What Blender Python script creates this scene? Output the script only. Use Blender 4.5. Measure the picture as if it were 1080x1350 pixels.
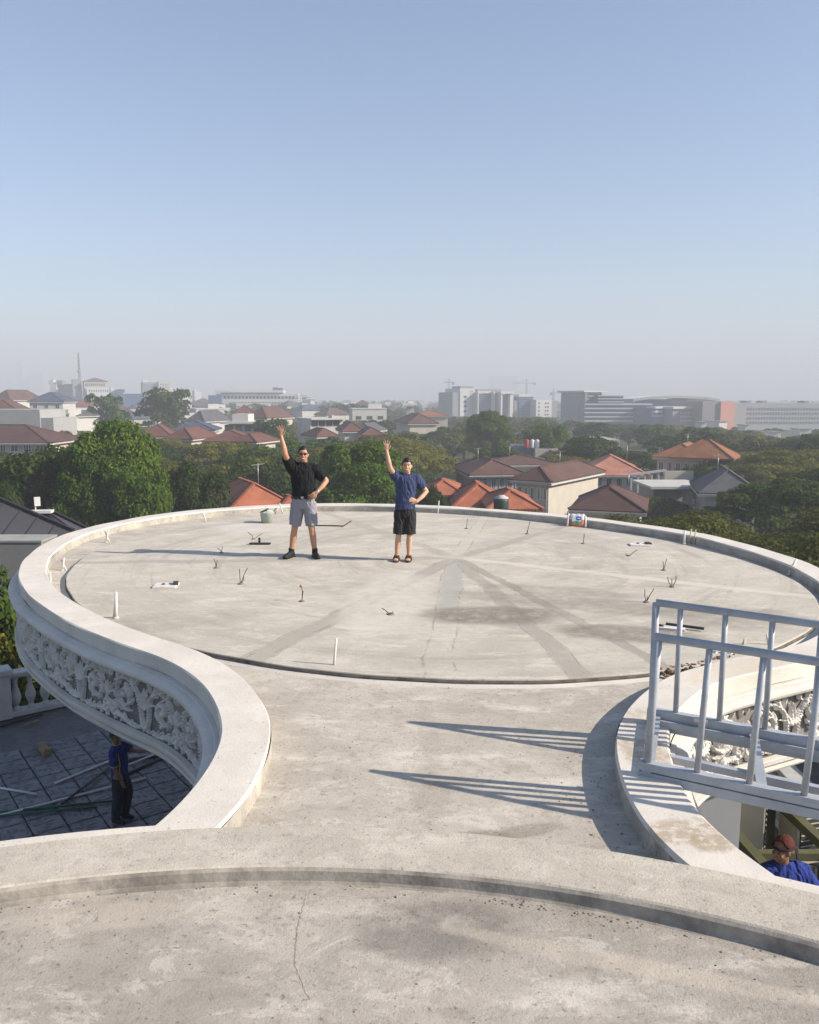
import bpy, bmesh, math, random
import numpy as np
from mathutils import Vector, Matrix

for o in list(bpy.data.objects):
    bpy.data.objects.remove(o, do_unlink=True)
SC = bpy.context.scene
COL = SC.collection
R = math.radians

# ------------------------------------------------------------------ camera
CAM_H = 2.46
PITCH = R(7.96)
cam_d = bpy.data.cameras.new("camera")
cam_d.sensor_fit = 'HORIZONTAL'
cam_d.sensor_width = 36.0
cam_d.lens = 36.0
cam_d.clip_start = 0.05
cam_d.clip_end = 30000
cam = bpy.data.objects.new("camera", cam_d)
cam.location = (0, 0, CAM_H)
cam.rotation_euler = (R(90) - PITCH, 0, 0)
COL.objects.link(cam)
SC.camera = cam

# ------------------------------------------------------------------ sky, sun, exposure
SUN_EL = R(30.6)
SUN_DIR = Vector((0.9763 * math.cos(SUN_EL), -0.2164 * math.cos(SUN_EL), math.sin(SUN_EL)))   # towards the sun
world = bpy.data.worlds.new("World")
SC.world = world
world.use_nodes = True
wn = world.node_tree.nodes
wl = world.node_tree.links
wn.clear()
w_out = wn.new('ShaderNodeOutputWorld')
w_bg = wn.new('ShaderNodeBackground')
w_sky = wn.new('ShaderNodeTexSky')
w_sky.sky_type = 'NISHITA'
w_sky.sun_disc = False
w_sky.sun_elevation = SUN_EL
w_sky.sun_rotation = math.atan2(SUN_DIR.x, SUN_DIR.y)
w_sky.altitude = 0
w_sky.air_density = 1.0
w_sky.dust_density = 0.8
w_sky.ozone_density = 3.5
w_bg.inputs['Strength'].default_value = 0.092
wl.new(w_sky.outputs['Color'], w_bg.inputs['Color'])
wl.new(w_bg.outputs['Background'], w_out.inputs['Surface'])

sun_d = bpy.data.lights.new("sun", 'SUN')
sun_d.energy = 5.0
sun_d.angle = R(0.53)
sun_d.color = (1.0, 0.88, 0.74)
sun = bpy.data.objects.new("sun", sun_d)
sun.rotation_euler = SUN_DIR.to_track_quat('Z', 'Y').to_euler()
sun.location = (40, -10, 40)
COL.objects.link(sun)

SC.view_settings.view_transform = 'Standard'
SC.view_settings.look = 'None'
SC.view_settings.exposure = 0.97
SC.view_settings.gamma = 1.0
SC.view_settings.use_curve_mapping = False
SC.cycles.max_bounces = 8
SC.cycles.volume_bounces = 1
SC.cycles.transparent_max_bounces = 8
SC.cycles.use_denoising = True

# ------------------------------------------------------------------ helpers
rnd = random.Random(7)
GROUND = -15.0


def px(x, y, z):
    """Point at height z seen at photo coordinate (x, y): used once, to measure the place."""
    u = (x - 540) / 1080.0
    v = (675 - y) / 1080.0
    cp, sp = math.cos(PITCH), math.sin(PITCH)
    d = (u, cp + v * sp, -sp + v * cp)
    t = (z - CAM_H) / d[2]
    return (d[0] * t, d[1] * t, z)


def pxy(x, y, Y):
    """Point at distance Y seen at photo coordinate (x, y)."""
    u = (x - 540) / 1080.0
    v = (675 - y) / 1080.0
    cp, sp = math.cos(PITCH), math.sin(PITCH)
    d = (u, cp + v * sp, -sp + v * cp)
    t = Y / d[1]
    return (d[0] * t, Y, CAM_H + d[2] * t)


def empty(name, loc=(0, 0, 0), rz=0.0):
    o = bpy.data.objects.new(name, None)
    o.location = loc
    o.rotation_euler = (0, 0, rz)
    o.empty_display_size = 0.2
    COL.objects.link(o)
    return o


def tag(o, label=None, cat=None, group=None, kind=None):
    if label: o['label'] = label
    if cat: o['category'] = cat
    if group: o['group'] = group
    if kind: o['kind'] = kind
    return o


def thing(name, label, cat, loc=(0, 0, 0), rz=0.0, group=None):
    return tag(empty(name, loc, rz), label, cat, group)


def link_mesh(name, me, mat, parent=None):
    o = bpy.data.objects.new(name, me)
    if mat is not None:
        if len(me.materials) == 0:
            me.materials.append(mat)
    COL.objects.link(o)
    if parent is not None:
        o.parent = parent
    return o


def kids(o):
    return [c for c in COL.objects if c.parent == o]


def copy_tree(o, loc=None, rz=None, scale=None, parent=None, children=None):
    c = o.copy()
    COL.objects.link(c)
    if parent is not None:
        c.parent = parent
    if loc is not None: c.location = loc
    if rz is not None: c.rotation_euler = (0, 0, rz)
    if scale is not None: c.scale = scale
    for ch in (children if children is not None else list(o.children)):
        copy_tree(ch, parent=c)
    return c


class MB:
    """Collects simple shapes into one mesh."""
    def __init__(self):
        self.v, self.f, self.s = [], [], []

    def add(self, vs, fs, smooth=False):
        b = len(self.v)
        self.v += [tuple(p) for p in vs]
        self.f += [tuple(b + i for i in f) for f in fs]
        self.s += [smooth] * len(fs)
        return self

    def box(self, c, s, rz=0.0, tilt=None):
        sx, sy, sz = s[0] / 2, s[1] / 2, s[2] / 2
        m = Matrix.Rotation(rz, 3, 'Z')
        if tilt is not None: m = m @ tilt
        vs = []
        for i in (-1, 1):
            for j in (-1, 1):
                for k in (-1, 1):
                    vs.append(Vector(c) + m @ Vector((i * sx, j * sy, k * sz)))
        return self.add(vs, [(0, 1, 3, 2), (4, 6, 7, 5), (0, 4, 5, 1), (2, 3, 7, 6), (0, 2, 6, 4), (1, 5, 7, 3)])

    def bar(self, p, q, w, h, up=(0, 0, 1)):
        """Rectangular bar from p to q, w across, h along up."""
        p, q = Vector(p), Vector(q)
        d = (q - p).normalized()
        u = Vector(up)
        sx = d.cross(u)
        if sx.length < 1e-4: sx = d.cross(Vector((1, 0, 0)))
        sx.normalize()
        u = sx.cross(d).normalized()
        vs = []
        for e in (p, q):
            for a, b in ((-1, -1), (1, -1), (1, 1), (-1, 1)):
                vs.append(e + sx * a * w / 2 + u * b * h / 2)
        return self.add(vs, [(3, 2, 1, 0), (4, 5, 6, 7), (0, 1, 5, 4), (1, 2, 6, 5), (2, 3, 7, 6), (3, 0, 4, 7)])

    def tube(self, pts, r, n=8, caps=True):
        pts = [Vector(p) for p in pts]
        k = len(pts)
        rr = r if hasattr(r, '__len__') else [r] * k
        d0 = (pts[1] - pts[0]).normalized()
        a = d0.orthogonal().normalized()
        vs = []
        for i in range(k):
            d = (pts[min(i + 1, k - 1)] - pts[max(i - 1, 0)]).normalized()
            a = (a - d * a.dot(d)).normalized()
            b = d.cross(a)
            for j in range(n):
                t = 2 * math.pi * j / n
                vs.append(pts[i] + (a * math.cos(t) + b * math.sin(t)) * rr[i])
        fs = []
        for i in range(k - 1):
            for j in range(n):
                fs.append((i * n + j, i * n + (j + 1) % n, (i + 1) * n + (j + 1) % n, (i + 1) * n + j))
        self.add(vs, fs, True)
        if caps:
            b = len(self.v) - k * n
            self.f.append(tuple(b + j for j in reversed(range(n)))); self.s.append(False)
            self.f.append(tuple(b + (k - 1) * n + j for j in range(n))); self.s.append(False)
        return self

    def lathe(self, prof, c=(0, 0, 0), n=16, smooth=True):
        k = len(prof)
        vs = []
        for (r_, z) in prof:
            for j in range(n):
                t = 2 * math.pi * j / n
                vs.append((c[0] + r_ * math.cos(t), c[1] + r_ * math.sin(t), c[2] + z))
        fs = []
        for i in range(k - 1):
            for j in range(n):
                fs.append((i * n + j, i * n + (j + 1) % n, (i + 1) * n + (j + 1) % n, (i + 1) * n + j))
        b = len(self.v)
        self.add(vs, fs, smooth)
        self.f.append(tuple(b + j for j in reversed(range(n)))); self.s.append(False)
        self.f.append(tuple(b + (k - 1) * n + j for j in range(n))); self.s.append(False)
        return self

    def prism(self, poly, z0, z1):
        n = len(poly)
        vs = [(p[0], p[1], z0) for p in poly] + [(p[0], p[1], z1) for p in poly]
        fs = [tuple(reversed(range(n))), tuple(range(n, 2 * n))]
        fs += [(i, (i + 1) % n, n + (i + 1) % n, n + i) for i in range(n)]
        return self.add(vs, fs)

    def quad(self, a, b, c, d):
        return self.add([a, b, c, d], [(0, 1, 2, 3)])

    def ico(self, c, r, sub=1):
        bm = bmesh.new()
        bmesh.ops.create_icosphere(bm, subdivisions=sub, radius=1.0)
        rr = r if hasattr(r, '__len__') else (r, r, r)
        vs = [(c[0] + v.co.x * rr[0], c[1] + v.co.y * rr[1], c[2] + v.co.z * rr[2]) for v in bm.verts]
        fs = [tuple(v.index for v in f.verts) for f in bm.faces]
        bm.free()
        return self.add(vs, fs, True)

    def mesh(self, name):
        me = bpy.data.meshes.new(name)
        me.from_pydata(self.v, [], self.f)
        me.polygons.foreach_set('use_smooth', self.s)
        me.update()
        return me

    def build(self, name, mat, parent=None, bevel=0.0):
        me = self.mesh(name)
        if bevel:
            bm = bmesh.new(); bm.from_mesh(me)
            bmesh.ops.remove_doubles(bm, verts=bm.verts, dist=1e-5)
            es = [e for e in bm.edges if len(e.link_faces) == 2 and e.calc_face_angle(0) > 0.6]
            bmesh.ops.bevel(bm, geom=es, offset=bevel, segments=2, affect='EDGES', profile=0.6)
            bm.to_mesh(me); bm.free()
        return link_mesh(name, me, mat, parent)


# ------------------------------------------------------------------ materials
class NT:
    def __init__(self, name):
        self.m = bpy.data.materials.new(name)
        self.m.use_nodes = True
        self.n = self.m.node_tree.nodes
        self.l = self.m.node_tree.links
        self.n.clear()
        self.out = self.n.new('ShaderNodeOutputMaterial')
        self.b = self.n.new('ShaderNodeBsdfPrincipled')
        self.l.new(self.b.outputs[0], self.out.inputs['Surface'])
        self.tc = self.n.new('ShaderNodeTexCoord')

    def put(self, sock, val):
        if isinstance(val, bpy.types.NodeSocket): self.l.new(val, sock)
        elif val is not None: sock.default_value = val

    def math(self, op, a, b=None, c=None, clamp=False):
        n = self.n.new('ShaderNodeMath'); n.operation = op; n.use_clamp = clamp
        self.put(n.inputs[0], a); self.put(n.inputs[1], b)
        if c is not None: self.put(n.inputs[2], c)
        return n.outputs[0]

    def noise(self, scale, detail=4, rough=0.6, vec=None, dist=0.0):
        n = self.n.new('ShaderNodeTexNoise')
        n.inputs['Scale'].default_value = scale; n.inputs['Detail'].default_value = detail
        n.inputs['Roughness'].default_value = rough; n.inputs['Distortion'].default_value = dist
        self.l.new(vec if vec is not None else self.tc.outputs['Object'], n.inputs['Vector'])
        return n.outputs['Fac']

    def mapping(self, scale=(1, 1, 1), rot=(0, 0, 0), loc=(0, 0, 0)):
        n = self.n.new('ShaderNodeMapping')
        n.inputs['Scale'].default_value = scale; n.inputs['Rotation'].default_value = rot; n.inputs['Location'].default_value = loc
        self.l.new(self.tc.outputs['Object'], n.inputs['Vector'])
        return n.outputs[0]

    def ramp(self, fac, lo, hi, c0=0.0, c1=1.0):
        n = self.n.new('ShaderNodeMapRange'); n.clamp = True
        n.interpolation_type = 'SMOOTHSTEP'
        self.put(n.inputs[0], fac)
        n.inputs[1].default_value = lo; n.inputs[2].default_value = hi
        n.inputs[3].default_value = c0; n.inputs[4].default_value = c1
        return n.outputs[0]

    def mix(self, fac, a, b, mode='MIX'):
        n = self.n.new('ShaderNodeMix'); n.data_type = 'RGBA'; n.blend_type = mode
        self.put(n.inputs[0], fac)
        self.put(n.inputs[6], a if isinstance(a, bpy.types.NodeSocket) else (*a, 1) if len(a) == 3 else a)
        self.put(n.inputs[7], b if isinstance(b, bpy.types.NodeSocket) else (*b, 1) if len(b) == 3 else b)
        return n.outputs[2]

    def bump(self, h, strength=0.3, dist=0.01, normal=None):
        n = self.n.new('ShaderNodeBump')
        n.inputs['Strength'].default_value = strength; n.inputs['Distance'].default_value = dist
        self.put(n.inputs['Height'], h)
        if normal is not None: self.l.new(normal, n.inputs['Normal'])
        return n.outputs[0]

    def finish(self, col, rough=0.8, normal=None, spec=0.3, metal=0.0):
        self.put(self.b.inputs['Base Color'], col if isinstance(col, bpy.types.NodeSocket) else (*col, 1))
        self.put(self.b.inputs['Roughness'], rough)
        self.b.inputs['Specular IOR Level'].default_value = spec
        self.b.inputs['Metallic'].default_value = metal
        if normal is not None: self.l.new(normal, self.b.inputs['Normal'])
        return self.m


def plain(name, col, rough=0.7, var=0.15, scale=4.0, bump=0.0, bscale=60, spec=0.3, metal=0.0, rand=0.0, bdist=0.005):
    """A colour with uneven wear: two octaves of mottling, fine relief, optional per-object shift."""
    t = NT(name)
    a = t.noise(scale, 6, 0.65)
    lo = tuple(c * (1 - var) for c in col); hi = tuple(min(1, c * (1 + var * 0.8)) for c in col)
    c = t.mix(t.ramp(a, 0.3, 0.7), lo, hi)
    if rand:
        oi = t.n.new('ShaderNodeObjectInfo')
        k = t.math('MULTIPLY_ADD', oi.outputs['Random'], 2 * rand, 1 - rand)
        cc = t.n.new('ShaderNodeCombineColor')
        for i in range(3): t.l.new(k, cc.inputs[i])
        c = t.mix(1.0, c, cc.outputs[0], 'MULTIPLY')
    nrm = t.bump(t.noise(bscale, 5, 0.6), bump, bdist) if bump else None
    return t.finish(c, rough, nrm, spec, metal)


def ellipse_mask(t, cx, cy, rx, ry, rot=0.0, soft=0.5, wob=0.6, nscale=2.5):
    """Mask of one stain: 1 inside an uneven ellipse."""
    n = t.n.new('ShaderNodeMapping')
    n.vector_type = 'POINT'
    c, s = math.cos(-rot), math.sin(-rot)
    n.inputs['Rotation'].default_value = (0, 0, -rot)
    n.inputs['Location'].default_value = (-(c * cx - s * cy), -(s * cx + c * cy), 0)
    t.l.new(t.tc.outputs['Object'], n.inputs['Vector'])
    sep = t.n.new('ShaderNodeSeparateXYZ'); t.l.new(n.outputs[0], sep.inputs[0])
    a = t.math('DIVIDE', sep.outputs[0], rx); b = t.math('DIVIDE', sep.outputs[1], ry)
    d = t.math('SQRT', t.math('ADD', t.math('MULTIPLY', a, a), t.math('MULTIPLY', b, b)))
    d = t.math('ADD', d, t.math('MULTIPLY', t.math('SUBTRACT', t.noise(nscale, 6, 0.7), 0.5), wob * 2))
    return t.ramp(d, 1.0 - soft / 2, 1.0 + soft / 2, 1.0, 0.0)


def concrete(name, base, dark, light, stains=(), radial=None, brush=0.0):
    t = NT(name)
    big = t.noise(0.55, 5, 0.6, dist=0.4)
    mid = t.noise(2.2, 7, 0.68, t.mapping((0.55, 1.5, 1), (0, 0, 0.25)))
    fin = t.noise(14, 6, 0.7)
    c = t.mix(t.ramp(big, 0.36, 0.64), dark, base)
    c = t.mix(t.ramp(mid, 0.50, 0.70, 0, 0.9), c, light)
    c = t.mix(t.ramp(mid, 0.46, 0.28, 0, 0.8), c, dark)
    c = t.mix(t.ramp(t.noise(5.5, 8, 0.75), 0.52, 0.72, 0, 0.6), c, tuple(v * 0.78 for v in dark))
    crisp = t.noise(3.4, 10, 0.78, t.mapping((0.8, 1.2, 1), (0, 0, -0.4)), dist=0.5)
    c = t.mix(t.ramp(crisp, 0.53, 0.58, 0, 0.45), c, tuple(v * 0.84 for v in dark))
    c = t.mix(t.ramp(crisp, 0.45, 0.41, 0, 0.45), c, light)
    c = t.mix(t.ramp(fin, 0.5, 0.75, 0, 0.6), c, tuple(v * 0.62 for v in dark))
    grain = t.noise(150, 3, 0.6)
    c = t.mix(t.ramp(grain, 0.40, 0.25, 0, 0.3), c, tuple(v * 0.5 for v in dark))
    c = t.mix(t.ramp(grain, 0.60, 0.75, 0, 0.22), c, tuple(min(1, v * 1.15) for v in light))
    if radial:
        (hx, hy, lines) = radial
        sep = t.n.new('ShaderNodeSeparateXYZ'); t.l.new(t.tc.outputs['Object'], sep.inputs[0])
        dx = t.math('SUBTRACT', sep.outputs[0], hx); dy = t.math('SUBTRACT', sep.outputs[1], hy)
        ang = t.math('ARCTAN2', dy, dx)
        wob = t.noise(1.1, 4, 0.6)
        rr = t.math('SQRT', t.math('ADD', t.math('MULTIPLY', dx, dx), t.math('MULTIPLY', dy, dy)))
        sect = t.n.new('ShaderNodeTexNoise'); sect.noise_dimensions = '1D'
        sect.inputs['Scale'].default_value = 1.0; sect.inputs['Detail'].default_value = 1
        t.l.new(t.math('FLOOR', t.math('MULTIPLY', ang, 3.1)), sect.inputs['W'])
        c = t.mix(t.ramp(sect.outputs['Fac'], 0.38, 0.62, 0, 0.6), c, tuple(min(1, v * 1.05) for v in light))
        # sweeping arcs left by the trowel
        ar = t.n.new('ShaderNodeCombineXYZ')
        t.l.new(t.math('MULTIPLY', rr, 3.2), ar.inputs[0]); t.l.new(t.math('MULTIPLY', ang, 1.4), ar.inputs[1])
        arcn = t.noise(1.0, 7, 0.72, ar.outputs[0], dist=0.7)
        c = t.mix(t.ramp(arcn, 0.50, 0.66, 0, 0.40), c, tuple(v * 0.8 for v in dark))
        c = t.mix(t.ramp(arcn, 0.45, 0.3, 0, 0.40), c, light)
        for (a, w, tone, amt, *ln) in lines:
            ca, sa = math.cos(a), math.sin(a)
            along = t.math('ADD', t.math('MULTIPLY', dx, ca), t.math('MULTIPLY', dy, sa))
            off = t.math('ABSOLUTE', t.math('ADD', t.math('SUBTRACT', t.math('MULTIPLY', dx, sa), t.math('MULTIPLY', dy, ca)), t.math('MULTIPLY', t.math('SUBTRACT', wob, 0.5), 0.22)))
            m = t.math('MULTIPLY', t.ramp(off, w * 0.45, w * 0.95, 1, 0), t.ramp(along, 0.0, 0.3))
            if ln: m = t.math('MULTIPLY', m, t.ramp(along, ln[0] * 0.85, ln[0], 1, 0))
            m = t.math('MULTIPLY', m, t.ramp(t.noise(1.7, 5, 0.7), 0.3, 0.55, amt * 0.6, min(1.0, amt * 1.25)))
            c = t.mix(m, c, tone)
            ed_ = t.math('MULTIPLY', t.math('MULTIPLY', t.ramp(t.math('ABSOLUTE', t.math('SUBTRACT', off, w * 0.72)), 0.004, 0.016, 1, 0), t.ramp(along, 0.1, 0.5)), t.ramp(t.noise(2.3, 5, 0.7), 0.42, 0.6, 0.0, 0.55))
            c = t.mix(ed_, c, tuple(v * 0.62 for v in dark))
    for (cx, cy, rx, ry, rot, tone, amt) in stains:
        m = ellipse_mask(t, cx, cy, rx, ry, rot)
        m = t.math('MULTIPLY', m, t.ramp(t.noise(5, 7, 0.75), 0.3, 0.6, amt * 0.35, amt))
        c = t.mix(m, c, tone)
    pits = t.ramp(t.noise(38, 3, 0.5), 0.30, 0.36, 0.65, 1.0)
    spk = t.n.new('ShaderNodeTexVoronoi'); spk.inputs['Scale'].default_value = 9.0
    t.l.new(t.tc.outputs['Object'], spk.inputs['Vector'])
    dots = t.ramp(spk.outputs['Distance'], 0.03, 0.075, 0.55, 0.0)
    cc = t.n.new('ShaderNodeCombineColor')
    for i in range(3): t.l.new(pits, cc.inputs[i])
    c = t.mix(1.0, c, cc.outputs[0], 'MULTIPLY')
    gate = t.ramp(t.noise(1.3, 3, 0.6), 0.5, 0.62)
    c = t.mix(t.math('MULTIPLY', dots, gate), c, (0.10, 0.085, 0.07))
    h = t.math('ADD', t.math('ADD', t.math('MULTIPLY', t.noise(75, 6, 0.7), 0.7), t.math('MULTIPLY', mid, 1.2)), t.math('MULTIPLY', crisp, 0.8))
    return t.finish(c, t.ramp(mid, 0.3, 0.7, 0.72, 0.92), t.bump(h, 0.55, 0.012), 0.25)


M = {}
WARM = (0.43, 0.395, 0.345)
hub_lines = []
for q in ((440, 815), (575, 890), (770, 892), (890, 885), (1010, 780), (760, 690), (640, 680), (470, 690), (240, 740), (330, 870)):
    p_ = px(q[0], q[1], 0)
    hub_lines.append(math.atan2(p_[1] - 12.49, p_[0] - 0.72))
DK = (0.20, 0.182, 0.15)
M['disc'] = concrete("screed_concrete", (0.455, 0.42, 0.357), (0.335, 0.308, 0.26), (0.58, 0.545, 0.47),
    stains=[(-0.25, 9.9, 0.55, 1.5, -0.12, (0.555, 0.525, 0.445), 0.8), (0.95, 9.1, 0.8, 0.40, 0.0, DK, 0.95), (2.35, 8.35, 0.8, 0.33, -0.2, DK, 0.85), (2.1, 9.6, 1.5, 0.35, -0.35, DK, 0.55),
            (1.9, 10.3, 1.0, 0.25, -0.3, DK, 0.5), (-2.6, 8.9, 1.0, 0.4, 0.3, DK, 0.25), (3.7, 9.0, 0.8, 0.5, 0, DK, 0.5), (-3.0, 13.0, 0.7, 0.35, 0, (0.55, 0.52, 0.46), 0.7), (-2.9, 15.4, 0.9, 0.5, 0, (0.58, 0.55, 0.5), 0.6)],
    radial=(0.72, 12.49, [(hub_lines[0], 0.17, (0.35, 0.322, 0.278), 0.85), (hub_lines[1], 0.19, (0.37, 0.36, 0.32), 0.8, 3.9), (hub_lines[2], 0.14, (0.35, 0.322, 0.278), 0.95),
                          (hub_lines[3], 0.10, (0.33, 0.303, 0.262), 0.9), (hub_lines[4], 0.16, (0.55, 0.512, 0.44), 0.75), (hub_lines[5], 0.12, (0.36, 0.333, 0.288), 0.8),
                          (hub_lines[6], 0.14, (0.48, 0.45, 0.39), 0.5), (hub_lines[7], 0.14, (0.36, 0.33, 0.29), 0.5), (hub_lines[8], 0.16, (0.35, 0.322, 0.278), 0.7), (hub_lines[9], 0.12, (0.37, 0.34, 0.30), 0.5)]))
M['neck'] = concrete("neck_concrete", (0.485, 0.447, 0.382), (0.385, 0.352, 0.298), (0.59, 0.555, 0.485),
    stains=[(0.42, 4.42, 0.2, 0.10, 0.1, (0.22, 0.19, 0.15), 0.8), (0.68, 4.5, 0.22, 0.07, 0.3, (0.24, 0.21, 0.17), 0.7), (0.12, 5.0, 0.13, 0.3, 0, (0.30, 0.27, 0.22), 0.55), (0.15, 5.9, 0.08, 0.6, 0.05, (0.32, 0.29, 0.24), 0.45)])
M['ring'] = concrete("kerb_concrete", (0.50, 0.462, 0.39), (0.44, 0.405, 0.34), (0.56, 0.525, 0.45))
M['deck'] = concrete("deck_concrete", (0.435, 0.40, 0.347), (0.32, 0.294, 0.256), (0.57, 0.535, 0.475),
    stains=[(0.15, 3.45, 0.35, 0.22, 0, (0.18, 0.165, 0.145), 0.8), (-1.4, 3.55, 0.5, 0.10, 0.1, (0.45, 0.40, 0.33), 0.7), (1.0, 3.2, 0.9, 0.06, -0.3, (0.47, 0.42, 0.34), 0.7)])

# ------------------------------------------------------------------ the villa roof
def white_paint(name, base=(0.60, 0.565, 0.505), stains=()):
    t = NT(name)
    a = t.noise(1.6, 6, 0.7, t.mapping((1, 1, 0.35)))
    c = t.mix(t.ramp(a, 0.35, 0.7), tuple(v * 0.93 for v in base), tuple(min(1, v * 1.07) for v in base))
    g = t.noise(9, 7, 0.75, t.mapping((1, 1, 0.3)))
    c = t.mix(t.ramp(t.noise(2.4, 9, 0.78), 0.54, 0.62, 0, 0.22), c, tuple(v * 0.80 for v in base))
    c = t.mix(t.ramp(g, 0.54, 0.78, 0, 0.45), c, tuple(v * k for v, k in zip(base, (0.62, 0.6, 0.56))))
    for (cx, cy, rx, ry, rot, tone, amt) in stains:
        m = ellipse_mask(t, cx, cy, rx, ry, rot, nscale=5)
        m = t.math('MULTIPLY', m, t.ramp(t.noise(16, 6, 0.7), 0.38, 0.55, 0.1, amt))
        c = t.mix(m, c, tone)
    sp = t.ramp(t.noise(30, 2, 0.5), 0.70, 0.73, 0, 0.6)
    c = t.mix(sp, c, (0.25, 0.22, 0.18))
    h = t.math('ADD', t.noise(60, 5, 0.6), t.math('MULTIPLY', t.noise(7, 3, 0.6), 1.5))
    return t.finish(c, 0.75, t.bump(h, 0.25, 0.010), 0.3)


BR = (0.36, 0.29, 0.20)
M['white'] = white_paint("parapet_paint", stains=[(1.5, 4.25, 0.24, 0.13, 0.3, BR, 0.8), (1.62, 4.12, 0.12, 0.10, 0, BR, 0.8), (1.6, 5.3, 0.16, 0.3, 0, BR, 0.7), (1.75, 5.85, 0.2, 0.2, 0, BR, 0.55),
                                                 (3.0, 7.05, 0.9, 0.14, 0.55, (0.55, 0.44, 0.27), 0.35)])
M['raw'] = concrete("raw_upstand", (0.46, 0.43, 0.37), (0.30, 0.285, 0.26), (0.56, 0.53, 0.46))
M['relief'] = plain("relief_plaster", (0.62, 0.60, 0.56), 0.85, 0.16, 5.0, 0.35, 55)
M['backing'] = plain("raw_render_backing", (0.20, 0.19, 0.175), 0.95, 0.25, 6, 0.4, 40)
M['moulding'] = white_paint("moulding_paint", (0.54, 0.515, 0.47))

OUT = [(-1.57, 3.90), (-1.42, 4.35), (-1.33, 4.75), (-1.31, 5.15), (-1.36, 5.63), (-1.47, 6.02), (-1.66, 6.46), (-1.91, 6.87), (-2.26, 7.28), (-2.58, 7.54), (-3.03, 7.92),
       (-3.51, 8.37), (-4.02, 8.94), (-4.63, 9.71), (-5.1, 10.47), (-5.43, 11.14), (-5.76, 12.05), (-6.0, 13.08), (-6.07, 13.99), (-5.98, 14.84), (-5.75, 15.65), (-5.25, 16.64),
       (-4.41, 17.49), (-3.7, 17.95), (-2.72, 18.35), (-1.64, 18.48), (-0.5, 18.40), (0.3, 18.17), (1.25, 17.78), (2.41, 17.17), (3.26, 16.55), (4.01, 15.84), (4.7, 15.05),
       (5.24, 14.17), (5.6, 13.04), (5.78, 12.05), (5.78, 11.21), (5.66, 10.3), (5.42, 9.45), (5.0, 8.6), (4.43, 7.83), (3.86, 7.34), (3.15, 6.96), (2.55, 6.62), (2.22, 6.24), (1.98, 5.88),
       (1.83, 5.52), (1.76, 5.25), (1.70, 4.93), (1.67, 4.6), (1.68, 4.35), (1.73, 4.12), (1.78, 3.95), (1.92, 3.62)]


def smooth_curve(P, step=0.05, sigma=0.22):
    P = np.asarray(P, float)
    k = len(P)
    out = []
    for i in range(k - 1):
        p0, p1, p2, p3 = P[max(i - 1, 0)], P[i], P[i + 1], P[min(i + 2, k - 1)]
        for t in np.linspace(0, 1, 24, endpoint=False):
            out.append(0.5 * (2 * p1 + (p2 - p0) * t + (2 * p0 - 5 * p1 + 4 * p2 - p3) * t * t + (3 * p1 - p0 - 3 * p2 + p3) * t ** 3))
    out.append(P[-1])
    Q = np.array(out)

    def resample(Q, step):
        d = np.r_[0, np.cumsum(np.hypot(*np.diff(Q, axis=0).T))]
        n = int(d[-1] / step)
        s = np.linspace(0, d[-1], n + 1)
        return np.c_[np.interp(s, d, Q[:, 0]), np.interp(s, d, Q[:, 1])]
    Q = resample(Q, step)
    m = int(3 * sigma / step)
    w = np.exp(-0.5 * (np.arange(-m, m + 1) * step / sigma) ** 2); w /= w.sum()
    E0 = 2 * Q[0] - Q[1:m + 1][::-1]; E1 = 2 * Q[-1] - Q[-m - 1:-1][::-1]
    QQ = np.r_[E0, Q, E1]
    Q = np.c_[np.convolve(QQ[:, 0], w, 'valid'), np.convolve(QQ[:, 1], w, 'valid')]
    return resample(Q, step)


CUR = smooth_curve(OUT)
def normals(C, closed=False):
    if closed:
        T = np.roll(C, -1, 0) - np.roll(C, 1, 0)
    else:
        T = np.gradient(C, axis=0)
    T /= np.hypot(T[:, 0], T[:, 1])[:, None]
    return np.c_[-T[:, 1], T[:, 0]]      # to the left of travel: outwards, as the curve runs clockwise
NRM = normals(CUR)
ARC = np.r_[0, np.cumsum(np.hypot(*np.diff(CUR, axis=0).T))]


def sweep(name, C, N, prof, mat, parent, closed=False, smooth=True):
    k, m = len(C), len(prof)
    V = np.zeros((k, m, 3))
    for j, (u, z) in enumerate(prof):
        q = np.arange(k) * 0.05
        wob = 0.004 * np.sin(q * 2.1 + j * 0.6) + 0.003 * np.sin(q * 5.3 + j) if not closed else np.zeros(k)
        V[:, j, :2] = C + N * (u + wob)[:, None]
        V[:, j, 2] = z + wob * 0.5
    fs = []
    for i in range(k if closed else k - 1):
        i2 = (i + 1) % k
        for j in range(m - 1):
            fs.append((i * m + j, i2 * m + j, i2 * m + j + 1, i * m + j + 1))
    me = bpy.data.meshes.new(name)
    me.from_pydata(V.reshape(-1, 3).tolist(), [], fs)
    bm = bmesh.new(); bm.from_mesh(me)
    for f in bm.faces: f.smooth = smooth
    # creases stay sharp
    for e in bm.edges:
        if len(e.link_faces) == 2 and e.calc_face_angle(0) > 0.45: e.smooth = False
    bm.to_mesh(me); bm.free()
    return link_mesh(name, me, mat, parent)


villa = thing("villa_building", "white villa under construction with a round concrete roof, curved white parapet and carved scroll frieze", "building")

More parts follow.
